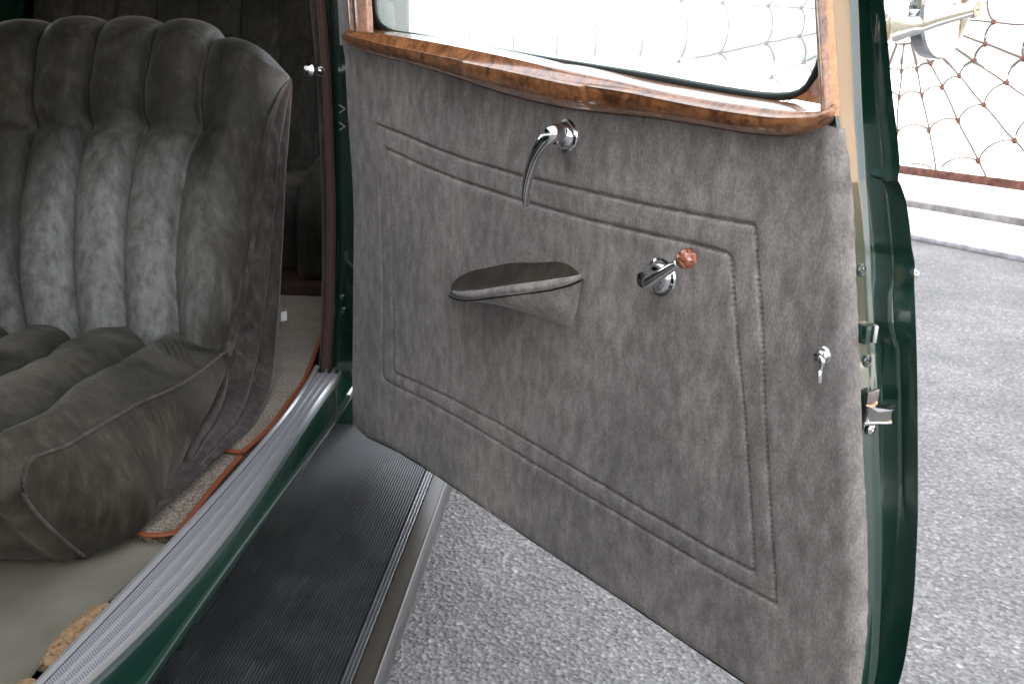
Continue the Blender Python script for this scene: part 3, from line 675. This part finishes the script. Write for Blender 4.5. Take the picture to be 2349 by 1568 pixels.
# ================================================================== the door
rowsJ = [(-700, 1842, 1908, 1930, 1946, 1962), (-260, 1878, 1944, 1969, 1985, 2002), (-60, 1893, 1958, 1984, 2000, 2018), (0, 1896, 1962, 1988, 2002, 2028), (100, 1902, 1965, 1994, 2008, 2037), (200, 1909, 1968, 2000, 2014, 2046), (261, 1915, 1971, 2004, 2018, 2053),
 (300, 1922, 1973, 2007, 2021, 2058), (350, 1929, 1976, 2011, 2025, 2063), (378, 1933, 1977, 2013, 2027, 2065), (400, 1936, 1978, 2014, 2028, 2062), (413, 1938, 1979, 2015, 2029, 2060), (425, 1939, 1980, 2016, 2030, 2067), (460, 1942, 1983, 2020, 2034, 2079), (521, 1946, 1988, 2026, 2040, 2088),
 (565, 1948, 1990, 2030, 2044, 2091), (583, 1948, 1991, 2032, 2046, 2095), (605, 1949, 1992, 2033, 2047, 2099), (640, 1950, 1993, 2034, 2047, 2097), (665, 1951, 1995, 2030, 2045, 2098), (687, 1952, 1996, 2028, 2044, 2099), (740, 1955, 1999, 2029, 2046, 2101), (770, 1956, 2000, 2035, 2051, 2102), (800, 1958, 2002, 2046, 2061, 2103),
 (900, 1961, 2006, 2050, 2066, 2105), (1100, 1967, 2012, 2052, 2069, 2106), (1188, 1973, 2017, 2053, 2071, 2106), (1375, 1975, 2015, 2050, 2069, 2097), (1515, 1968, 2008, 2038, 2055, 2076), (1568, 1961, 2000, 2030, 2045, 2062), (1660, 1945, 1980, 2006, 2018, 2030), (1740, 1915, 1945, 1965, 1975, 1985)]
JR = []
for y, *xs in rowsJ:
    u0, v0 = duv(xs[0], y, -.012)
    pts = [D(u0, v0, -.012)]
    for k, x in enumerate(xs[1:]):
        du = [0., -.006, .000, .022][k]
        pts.append(hit(x, y, D(u0+du, 0, 0), DE))
    JR.append(pts)
JR = np.array(JR)                                       # rows x 5 x 3
JS = np.stack([np.array([[np.interp(t, np.arange(len(JR)), JR[:, c, k]) for k in range(3)] for t in np.linspace(0, len(JR)-1, 190)]) for c in range(5)], 1)
for c in range(5):                                      # relax the rows so the pressing flows
    for _ in range(3 if c > 1 else 12): JS[1:-1, c] = JS[1:-1, c]*.5+.25*(JS[:-2, c]+JS[2:, c])
def nof(P): return (P-HP)@DN
prof_rows = []
for a0, a1, a2, a3, a4 in JS:
    L = lambda p, q, t: p*(1-t)+q*t
    lp_ = .03 if a0[2]-HP[2] < .69 else .010
    r = [a0-DE*lp_, a0-DE*lp_*.5, a0-DE*.001-DN*.001, a0-DN*.004, L(a0, a1, .3), L(a0, a1, .7), a1-DN*-.004, a1+DE*.0028+DN*.001, a1+DE*.003-DN*.001, a1-DE*.002-DN*.004,
         L(a1, a2, .25)-DE*.012, L(a1, a2, .6)-DE*.016, L(a1, a2, .9)-DE*.012, a2-DE*.002, a2+DE*.002, L(a2, a3, .5)+DE*.0035, a3+DE*.002, a3-DE*.003, L(a3, a4, .15)-DE*.006, L(a3, a4, .5)-DE*.005, L(a3, a4, .8)-DE*.002, L(a3, a4, .93), a4, a4-DE*.004-DN*.003, a4-DE*.02-DN*.005]
    prof_rows.append(r)
# outer skin runs on from the edge back to the hinge
sk = [[r[-1]*(1-t)+np.array(D(.0, r[-1][2]-HP[2], nof(r[-1])))*t for t in (0.0, .25, .5, .75, 1.)] for r in prof_rows]
dm = MB(); dm.grid(prof_rows)
nb = next(i for i, r in enumerate(prof_rows) if r[0][2]-HP[2] < .70)
dm.grid(sk[nb:])
# trim outline in door coordinates
Lft = duvs([(778, 92), (785, 130), (789, 200), (794, 300), (799, 400), (802, 520), (803, 650), (803, 800), (803, 940), (805, 970), (814, 990), (830, 1003)])
Rgt = duvs([(1920, 296), (1930, 360), (1938, 450), (1945, 560), (1949, 650), (1955, 760), (1960, 900), (1966, 1050), (1971, 1150), (1974, 1280), (1975, 1375), (1970, 1490), (1961, 1568), (1948, 1650), (1925, 1720), (1905, 1738)], -.006)
Bot = duvs([(830, 1003), (900, 1045), (990, 1095), (1200, 1243), (1430, 1391), (1630, 1530), (1765, 1622), (1905, 1728)])
Bot = np.array([[u, v*.5+.5*np.interp(u, [0, 1.3], [-.002, .006])] for u, v in Bot]); Bot[0] = Lft[-1]; Bot[-1] = Rgt[-1]
Top = duvs([(778, 92), (800, 84), (870, 95), (1000, 118), (1250, 190), (1500, 238), (1700, 262), (1870, 280), (1920, 296)])
NS, NT = 780, 540
lc, rc, bc_, tc_ = resample(Lft[::-1], NT), resample(Rgt[::-1], NT), resample(Bot, NS), resample(Top, NS)
for _ in range(250): rc[6:-40] = (rc[5:-41]+rc[6:-40]*2+rc[7:-39])/4
s = np.linspace(0, 1, NS)[None, :, None]; t = np.linspace(0, 1, NT)[:, None, None]
UV = (1-t)*bc_[None]+t*tc_[None]+(1-s)*lc[:, None]+s*rc[:, None]-((1-s)*(1-t)*bc_[0]+s*(1-t)*bc_[-1]+(1-s)*t*tc_[0]+s*t*tc_[-1])
def seg_dist(UV, P, closed=True):
    P = np.asarray(P); best = np.full(UV.shape[:2], 9.); al = np.zeros(UV.shape[:2]); L0 = 0; n = len(P)
    for i in range(n if closed else n-1):
        a, b = P[i], P[(i+1) % n]; ab = b-a; L = np.linalg.norm(ab); tt = np.clip(((UV-a)@ab)/(L*L+1e-12), 0, 1)
        d = np.linalg.norm(UV-(a+tt[..., None]*ab), axis=2); mk = d < best; best = np.where(mk, d, best); al = np.where(mk, L0+tt*L, al); L0 += L
    return best, al
outer = duvs([(865, 285), (940, 316), (1000, 342), (1070, 368), (1140, 388), (1200, 405), (1350, 440), (1500, 474), (1650, 503), (1724, 515), (1731, 521), (1737, 600), (1750, 750), (1757, 950), (1765, 1150), (1773, 1300), (1777, 1386), (1600, 1288), (1400, 1166), (1200, 1048), (1100, 988), (990, 925), (920, 890), (885, 872), (879, 865), (878, 700), (876, 600), (870, 450)])
inner = duvs([(888, 342), (950, 372), (1050, 413), (1150, 446), (1250, 477), (1350, 505), (1450, 528), (1600, 562), (1665, 579), (1677, 590), (1683, 650), (1695, 800), (1710, 950), (1718, 1100), (1725, 1250), (1726, 1312), (1600, 1243), (1450, 1152), (1300, 1062), (1150, 975), (1000, 898), (912, 858), (903, 850), (901, 700), (899, 600), (893, 480)])
do, ao = seg_dist(UV, outer); di, ai = seg_dist(UV, inner)
n_ = np.zeros(UV.shape[:2])
for d, a in ((do, ao), (di, ai)):
    wob = 1+.28*np.sin(a*2*np.pi/.0065)
    n_ -= .0050*wob*np.exp(-(d/.0024)**2); n_ += .0009*np.exp(-((d-.011)/.009)**2)
eb = np.minimum.reduce([seg_dist(UV, resample(Lft, 24), False)[0]*1.0, seg_dist(UV, resample(Rgt, 24), False)[0], seg_dist(UV, resample(Bot, 12), False)[0]])
Rr = .019; d = np.clip(eb, 0, Rr); n_ += -Rr+np.sqrt(np.maximum(Rr*Rr-(Rr-d)**2, 0))
n_ += .0018*np.sin(UV[..., 0]*9+1)*np.sin(UV[..., 1]*11)+.0005*np.sin(UV[..., 0]*47+UV[..., 1]*20)
TRIM = HP+UV[..., 0:1]*DE+UV[..., 1:2]*UZ+n_[..., None]*DN
# slab of the door between trim and skin
ol = np.vstack([Lft+(-.003, 0), Bot+(0, -.004)]); 
slab_l = [(np.clip(u, -.003, None), v-.004) for u, v in np.vstack([Lft[3:], Bot])]
bel = [(u, v-.02) for u, v in Top[::-1]]
ring = [p for p in slab_l if p[0] < 1.225]+[(1.19, .05), (1.19, .30), (1.17, .45), (1.13, .60), (1.11, .66)]+[p for p in bel if .02 < p[0] < 1.09]
k = len(ring); V = [D(u, v, -.0135) for u, v in ring]+[D(u, v, -.085) for u, v in ring]
dm.add(V, [tuple(range(k)), tuple(range(k, 2*k))[::-1]]+[(i, (i+1) % k, k+(i+1) % k, k+i) for i in range(k)])
def dbox(b, u0, u1, v0, v1, n0, n1, bev=0.): return b.box(D((u0+u1)/2, (v0+v1)/2, (n0+n1)/2), (DE, UZ, DN), ((u1-u0)/2, (v1-v0)/2, (n1-n0)/2), bev)
# window frame metal: hinge post and latch post behind the wood, then the header
uL0 = duv(782, 40)[0]; dbox(dm, uL0-.004, uL0+.075, .76, 1.20, -.075, -.030, .004)
pr = [duv(x, y, -.030) for x, y in [(1914, 262), (1908, 100), (1903, 0), (1899, -60), (1882, -260), (1850, -690)]]; pr2 = [duv(x, y, -.030) for x, y in [(1924, 262), (1918, 100), (1912, 0), (1908, -60), (1892, -260), (1860, -690)]]
dm.grid([[D(*a, -.030), D(*b_, -.030), D(*b_, -.07), D(*a, -.07)] for a, b_ in zip(pr, pr2)], cc=True, cap=True)
dbox(dm, uL0, 1.125, 1.185, 1.25, -.075, -.004, .005)
door = dm.make('door', 'green_paint', car, sharp=50, center=HP)
LOC['door'] = HP
panel = big_grid('trim_panel', TRIM, 'mohair_trim', door)

# garnish rail of burl walnut
def vof(L, n):
    P = resample(duvs(L, n), 160)
    for _ in range(40): P[1:-1] = (P[:-2]+2*P[1:-1]+P[2:])/4
    o_ = np.argsort(P[:, 0]); return lambda u: np.interp(u, P[o_, 0], P[o_, 1])
low = vof([(795, 92), (806, 104), (820, 112), (870, 128), (960, 150), (1050, 178), (1150, 212), (1250, 238), (1340, 255), (1420, 262), (1500, 270), (1600, 285), (1700, 303), (1780, 314), (1840, 318), (1870, 312), (1893, 298), (1906, 280), (1912, 266)], .003)
crest = vof([(795, 82), (863, 101), (956, 121), (1052, 140), (1180, 166), (1307, 194), (1437, 214), (1526, 233), (1622, 252), (1746, 271), (1797, 277), (1850, 280), (1880, 274), (1905, 262), (1912, 255)], .030)
line2 = vof([(795, 70), (867, 78), (1001, 100), (1180, 137), (1335, 174), (1416, 188), (1526, 217), (1718, 250), (1874, 266), (1905, 256), (1912, 250)], .020)
seal_px = [(838, 62), (870, 72), (950, 86), (1050, 108), (1200, 135), (1335, 150), (1500, 186), (1600, 203), (1720, 224), (1800, 232), (1850, 240), (1900, 248)]
sealf = vof(seal_px, -.022)
u0, u1 = duv(797, 85, .003)[0], duv(1908, 262, .003)[0]
us = u0+(u1-u0)*(.5-.5*np.cos(np.linspace(0, np.pi, 300)))
rl = duvs([(1060, 150), (1340, 212)], .030); ua, ub = rl[0][0], rl[1][0]
rows = []
for u in us:
    lo_, cr_, l2_, se_ = low(u), crest(u), line2(u), sealf(u)
    ed = min(1, (u-u0)/.045, ) ; ed = math.sqrt(max(0, 1-(1-min(1, (u-u0)/.05))**2)); er = math.sqrt(max(0, 1-(1-min(1, (u1-u)/.06))**2)); k_ = max(.03, ed*er)
    row = [(-.012*k_, lo_-.002+.0*k_)]
    cr = max(cr_, lo_+.006); l2 = max(l2_, cr+.004); se = max(se_, l2+.004)
    hgt = cr-lo_
    for j in range(22):
        a = j/21; th = a*math.pi/2
        n = .003+.027*k_*math.sin(th)**.75 if j else .010
        v = lo_+hgt*(1-math.cos(th))**.85
        inside_u = sstep(ua-.004, ua+.004, u)*(1-sstep(ub-.004+.0, ub+.004, u)); vv = (v-lo_)/max(hgt, 1e-4)
        cap_ = ub-(.035*max(0, (.55-vv)/.55)**2) 
        msk = sstep(ua-.003, ua+.003, u)*(1-sstep(cap_-.003, cap_+.003, u))*sstep(.26, .36, vv)
        n += .0042*msk
        row.append((n, v))
    kk = k_
    row += [(.030*kk+.001, cr+.0015), (.028*kk, cr+.003), (.0215*kk, l2-.002), (.0205*kk, l2-.0005), (.0198*kk, l2+.001), (.015*kk, l2+(se-l2)*.3), (.004*kk, l2+(se-l2)*.6), (-.022*kk, se), (-.024*kk, se-.004), (-.024*kk, lo_+.004)]
    rows.append([D(u, v, n) for n, v in row])
rail_o = MB().grid(rows, cap=True).make('garnish_rail', 'burl_walnut', door, sharp=60)
# wooden posts of the window frame
def post(L, R, n0, name):
    rows = []
    for (xl_, yl), (xr_, yr) in zip(L, R):
        a, b_ = duv(xl_, yl, n0), duv(xr_, yr, n0); wv_ = b_-a
        rows.append([D(*a, n0-.016), D(*a, n0-.004), D(*(a+wv_*.12), n0-.001), D(*(a+wv_*.3), n0+.0), D(*(a+wv_*.36), n0-.003), D(*(a+wv_*.42), n0+.001), D(*(a+wv_*.7), n0+.003), D(*(a+wv_*.92), n0), D(*b_, n0-.005), D(*b_, n0-.016)])
    return MB().grid(rows, cc=True, cap=True).make(name, 'burl_walnut', door, sharp=60)
post([(797, 82), (794, 40), (791, 0), (788, -60), (782, -260), (778, -390)], [(838, 76), (837, 40), (834, 0), (831, -60), (824, -260), (820, -390)], .014, 'window_post')
post([(1877, 268), (1875, 200), (1869, 100), (1863, 0), (1858, -60), (1845, -260), (1812, -690)], [(1904, 266), (1901, 200), (1894, 100), (1887, 0), (1882, -60), (1868, -260), (1835, -690)], .004, 'window_post')
# fabric strip up the hinge post
rows = []
for y in (104, 70, 30, 0, -60, -260, -390):
    a, b_ = duv(771+.06*y, y, 0), duv(802, y, 0); rows.append([D(*a, -.03), D(*a, -.004), D(*(a*.85+b_*.15), .001), D(*b_, .001)])
MB().grid(rows).make('post_cover', 'mohair_trim', door)
# corner fillet in wood, lower right of the window
f0_, f1_, f2_ = duv(1871, 168, -.012), duv(1885, 240, -.012), duv(1838, 236, -.012)
arc = resample([f0_, duv(1862, 196, -.02), duv(1848, 212, -.02), duv(1818, 228, -.02)], 12)
MB().grid([[D(*a, -.02), D(*(a*.5+f1_*.5), -.016), D(*f1_, -.01)] for a in arc]).make('corner_fillet', 'burl_walnut', door)
# rubber seal and glass
sp_ = [(848, -385), (856, -260), (858, -60), (861, 0), (863, 30), (870, 52), (884, 66), (905, 75), (950, 82), (1050, 101), (1200, 128), (1335, 150), (1500, 177), (1600, 196), (1720, 216), (1770, 221), (1810, 220), (1840, 211), (1859, 192), (1872, 165), (1886, 130), (1896, 60), (1897, 0), (1893, -80), (1880, -260), (1848, -690)]
SP = resample([D(*duv(x, y, -.030), -.030) for x, y in sp_], 150)
MB().tube(SP, .0048, 10, ref=DN).make('glass_seal', 'seal_rubber', door)
chn = [(846, -385), (848, -260), (847, 0), (850, 40), (858, 62), (872, 74)]
rows = [[D(*duv(x-14, y, -.02), -.018), D(*duv(x-13, y, -.02), -.030), D(*duv(x+12, y, -.03), -.034)] for x, y in chn]
MB().grid(rows).make('glass_channel', 'seal_rubber', door)
gp = [D(*duv(x, y, -.031), -.031) for x, y in sp_]
gp2 = [p-DN*.005 for p in gp]; k = len(gp)
MB().add(gp+gp2, [tuple(range(k)), tuple(range(k, 2*k))[::-1]]+[(i, (i+1) % k, k+(i+1) % k, k+i) for i in range(k)]).make('window_glass', 'window_glass', door, smooth=False)

# arm rest pull
A0 = resample(duvs([(1029, 668), (1030, 648), (1045, 630), (1080, 614), (1130, 602), (1200, 596), (1262, 597), (1300, 606), (1324, 624), (1334, 645)]), 50)
nl = lambda t: .006+.056*np.sin(np.pi*np.clip(t, 0, 1)**.75)**.7
Lpx = resample(np.array([(1030, 672), (1050, 681), (1090, 682), (1140, 675), (1200, 667), (1260, 659), (1305, 648), (1333, 637)], float), 50)
B0 = resample(duvs([(1030, 674), (1048, 686), (1100, 694), (1150, 701), (1200, 716), (1250, 734), (1292, 751), (1308, 749), (1322, 710), (1334, 648)]), 50)
rowsT, rowsF, seamP = [], [], []
for j in range(50):
    t = j/49; nlp = .009+.056*math.sin(math.pi*min(1, t**.8))**.6*(1-.25*t); l = duv(*Lpx[j], nlp); LP = D(*l, nlp); a = D(*A0[j], -.002); b0 = D(*B0[j], -.001)
    seamP.append(LP)
    row = []
    for k in range(15):
        s_ = k/14; P = a*(1-s_)+LP*s_; dip = math.sin(math.pi*s_)
        row.append(P-UZ*(.008+.018*t)*dip*math.sin(math.pi*t)**.6-DN*.004*dip*(1-s_)+UZ*.006*math.exp(-((s_-.88)/.1)**2)*math.sin(math.pi*t))
    rowsT.append(row)
    row = []
    for k in range(17):
        s_ = k/16; P = LP*(1-s_)+b0*s_; row.append(P+DN*.020*math.sin(math.pi*s_)**.8*math.sin(math.pi*min(1, t*1.02))-UZ*.0015*math.exp(-(s_/.06)**2))
    rowsF.append(row)
arm = MB().grid(rowsF).make('armrest', 'mohair_trim', door, sharp=None)
arm_top = MB().grid(rowsT).make('armrest_top', 'mohair_seat', door, sharp=None)
MB().tube(np.array(seamP)[1:-1]+UZ*.0035-DN*.005, np.interp(np.linspace(0, 1, 48), [0, .12, .8, 1], [.003, .0075, .0075, .003]), 12).make('armrest_lip', 'mohair_trim', door, sharp=None)
MB().tube(np.array(seamP)-UZ*.0045+DN*.001, .0012, 6).make('armrest_seam', 'dark', door)

# inside handle
def dome(u, v, prof, n=40, name='', m='chrome'): return MB().lathe(D(u, v, 0), DN, prof, n).make(name, m, door, sharp=30)
u_, v_ = duv(1294, 311, .006)
dome(u_, v_, [(.0225, -.003), (.0235, .001), (.0225, .003), (.0200, .0045), (.0195, .004), (.0190, .007), (.016, .012), (.0135, .0145), (.0125, .0155), (.0120, .022), (.0115, .024), (.0, .0255)], 48, 'handle_escutcheon')
hp = [D(*duv(1290, 308, .012), .012), D(*duv(1278, 304, .036), .036), D(*duv(1262, 311, .046), .046), D(*duv(1243, 332, .048), .048), D(*duv(1226, 362, .046), .046), D(*duv(1213, 400, .043), .043), D(*duv(1206, 435, .040), .040), D(*duv(1206, 460, .036), .036), D(*duv(1212, 474, .032), .032)]
HPt = resample(hp, 60); tt = np.linspace(0, 1, 60)
rad = np.interp(tt, [0, .12, .25, .45, .7, .9, .97, 1], [.0095, .0100, .0098, .0088, .0072, .0058, .0044, .0015])
MB().tube(HPt, rad, 24, flat=1.15).make('inside_handle', 'chrome', door, sharp=None)
# window crank
u_, v_ = duv(1510, 636, .006)
dome(u_, v_, [(.0245, -.003), (.0255, .001), (.0245, .003), (.0215, .0045), (.021, .004), (.0200, .007), (.0170, .0105), (.0165, .010), (.0150, .014), (.0105, .017), (.0100, .030), (.0098, .034), (.0, .036)], 48, 'crank_escutcheon')
c0 = D(*duv(1484, 650, .040), .040); c1 = D(*duv(1556, 603, .046), .046)
cp_ = resample([c0-(c1-c0)*.04, c0, c0*.5+c1*.5+DN*.001, c1], 30); cr_ = np.interp(np.linspace(0, 1, 30), [0, .05, .15, .9, 1], [.003, .0075, .0088, .0062, .005])
MB().tube(cp_, cr_, 20, flat=.9).make('crank_arm', 'chrome', door, sharp=None)
kd = (c1-c0)/np.linalg.norm(c1-c0); kc = D(*duv(1574, 594, .05), .05)
MB().lathe(kc, kd*.75+DN*.1, [(0, -.0135), (.006, -.0125), (.0098, -.0085), (.0123, -.002), (.0125, .002), (.0105, .008), (.0075, .0115), (0, .0125)], 24).make('crank_knob', 'marbled_plastic', door)
kt = D(*duv(1588, 584, .046), .046); MB().lathe(kt, kd+DN*.2, [(.007, -.003), (.0085, 0), (.008, .003), (.004, .005), (0, .0055)], 20).make('knob_cap', 'chrome', door)
# lock lever
u_, v_ = duv(1885, 815, .004)
dome(u_, v_, [(.0098, -.002), (.0102, .0015), (.0085, .0035), (.0080, .003), (.0062, .007), (.0045, .0075), (.0042, .013), (0, .0140)], 28, 'lock_escutcheon')
lp = resample([D(*duv(1883, 817, .012), .012), D(*duv(1889, 829, .013), .013), D(*duv(1884, 846, .013), .013), D(*duv(1881, 862, .014), .014), D(*duv(1883, 879, .012), .012)], 24)
MB().tube(lp, np.interp(np.linspace(0, 1, 24), [0, .3, .75, .95, 1], [.0045, .0036, .0046, .0045, .002]), 14, flat=.6, ref=DE).make('lock_lever', 'chrome', door, sharp=None)
# latch parts on the door edge
def edge_pt(x, y, off=0.):
    ys = [r[0] for r in rowsJ]; xs = [r[1] for r in rowsJ]; u0 = duv(np.interp(y, ys, xs), y, -.012)[0]
    return hit(x, y, D(u0+off), DE)
for x, y in [(1975, 620), (1988, 828)]:
    c = edge_pt(x, y, .0); MB().lathe(c, DE, [(.0072, -.003), (.0072, .0012), (.0058, .0022), (.0050, .0012), (.0018, .0016), (0, .0004)], 20).make('screw', 'green_paint', door)
q0, q1 = edge_pt(1963, 740, .0), edge_pt(1961, 787, .0)
zt_1, zb_1 = q0[2], q1[2]; cc = (q0+q1)/2
MB().box(cc-DN*.010+DE*.004, (DE, UZ, DN), (.008, (zt_1-zb_1)/2, .0085), .002).make('latch_bolt', 'green_paint', door, sharp=30)
w0 = cc-DN*.0165+DE*.0115
MB().box(w0, ((DE*.8+DN*.6), UZ, (DN*.8-DE*.6)), (.005, (zt_1-zb_1)/2-.001, .0020), .0008).make('bolt_face', 'aluminium', door, sharp=30)
pA, pB = edge_pt(1992, 892, .002), edge_pt(1997, 1003, .002); pc = (pA+pB)/2; hh = (pA[2]-pB[2])/2
MB().box(pc, (DE, UZ, DN), (.0020, hh, .0105), .0012).make('striker_plate', 'worn_steel', door, sharp=30)
for x, y in [(1996, 912), (1998, 984)]:
    c = edge_pt(x, y, .004); MB().lathe(c, DE, [(.0066, -.002), (.0064, .001), (.0048, .0024), (.0015, .0026), (0, .0014)], 18).make('striker_screw', 'chrome', door)
wd0 = edge_pt(1988, 951, .004)
prof_w = [(.010, .0), (.010, .005), (.0, .010), (-.020, .014), (-.031, .010), (-.033, .005), (-.024, .0)]
V = []
for zz in (-.008, .008):
    for n1, e1 in prof_w: V.append(wd0+DN*(n1-.004)+DE*e1+UZ*(zz-(.002 if n1 < 0 else 0)+(.004 if zz > 0 and n1 > 0 else 0)))
k = len(prof_w); bm = MB().add(V, [tuple(range(k)), tuple(range(k, 2*k))[::-1]]+[(i, (i+1) % k, k+(i+1) % k, k+i) for i in range(k)])
wo = bm.make('striker_wedge', 'worn_steel', door, sharp=30); bv = wo.modifiers.new('b', 'BEVEL'); bv.width = .0025; bv.segments = 3
# outside handle tip
oh = edge_pt(2101, 634, .0)-DN*.006; MB().lathe(oh+DE*-.045, DE, [(.004, 0), (.005, .02), (.006, .03), (.0072, .036), (.005, .042), (0, .043)], 18).make('outside_handle', 'chrome', door)
# side mirror
m0, m1 = edge_pt(2018, 28, .008), edge_pt(2022, 100, .008)
mc = (m0+m1)/2; mh = (m0[2]-m1[2])/2
mb_ = MB().box(mc-DN*.010, (DE, UZ, DN), (.0035, mh, .017), .0015); mb_.box(mc-DN*.028+DE*-.008, (DE, UZ, DN), (.012, mh, .0025), .001)
cl = mb_.make('mirror_clamp', 'chrome', door, sharp=30)
for dz in (-mh*.72, mh*.72):
    MB().lathe(mc+UZ*dz+DE*.0036, DE, [(.0052, -.001), (.0052, .0012), (.004, .002), (.0026, .0018), (.0022, -.0), (0, -.0)], 18).make('clamp_screw', 'aluminium', door)
a0 = mc-DN*.029+DE*.002; tip = edge_pt(2232, 22, .03)
ap = resample([a0, a0*.75+tip*.25-UZ*.001, a0*.5+tip*.5, tip], 24)
ap = resample([mc-DN*.012, a0*.8+tip*.2-UZ*.001, a0*.5+tip*.5, tip], 30); tg = (tip-a0)/np.linalg.norm(tip-a0); sx_ = np.cross(tg, UZ); sx_ /= np.linalg.norm(sx_); sz_ = np.cross(sx_, tg); secs = []
for j_, p_ in enumerate(ap):
    t_ = j_/29; hz_ = np.interp(t_, [0, .1, .22, .4, 1], [.0165, .0150, .0112, .0098, .0072]); hx_ = np.interp(t_, [0, .1, .3, 1], [.003, .0045, .0075, .0065])
    secs.append([p_+sx_*hx_*math.copysign(abs(math.cos(q_))**.6, math.cos(q_))+sz_*hz_*math.copysign(abs(math.sin(q_))**.8, math.sin(q_)) for q_ in np.linspace(0, 2*math.pi, 20, endpoint=False)])
MB().grid(secs, cc=True, cap=True).make('mirror_arm', 'chrome', door, sharp=50)
MB().lathe(tip+DE*-.006, DE, [(.006, 0), (.0095, .001), (.0100, .008), (.0085, .012), (.0020, .012), (.0018, .0105), (0, .0105)], 24).make('arm_ball', 'chrome', door)
hd_ = ray(2160, 8); hc = CAM+hd_/np.linalg.norm(hd_)*(np.linalg.norm(tip-CAM)*.985)
vd = hc-CAM; vd /= np.linalg.norm(vd); vr_ = np.cross(vd, UZ); vr_ /= np.linalg.norm(vr_)
ax_ = vr_*.90-vd*.42; ax_ /= np.linalg.norm(ax_)
mh_ = MB().lathe(hc, ax_, [(0, -.020), (.030, -.018), (.052, -.013), (.059, -.008), (.060, -.004), (.060, .006), (.0575, .009), (.055, .008)], 48).make('mirror_shell', 'chrome', door, sharp=35)
MB().lathe(hc, ax_, [(.0, .0045), (.0545, .0045), (.0555, .0065), (0, .0066)], 48).make('mirror_glass', 'peach_reflection_tint', door, sharp=30)
MB().tube([tip-DE*.01, hc-ax_*.024], .006, 12).make('mirror_stem', 'chrome', door)
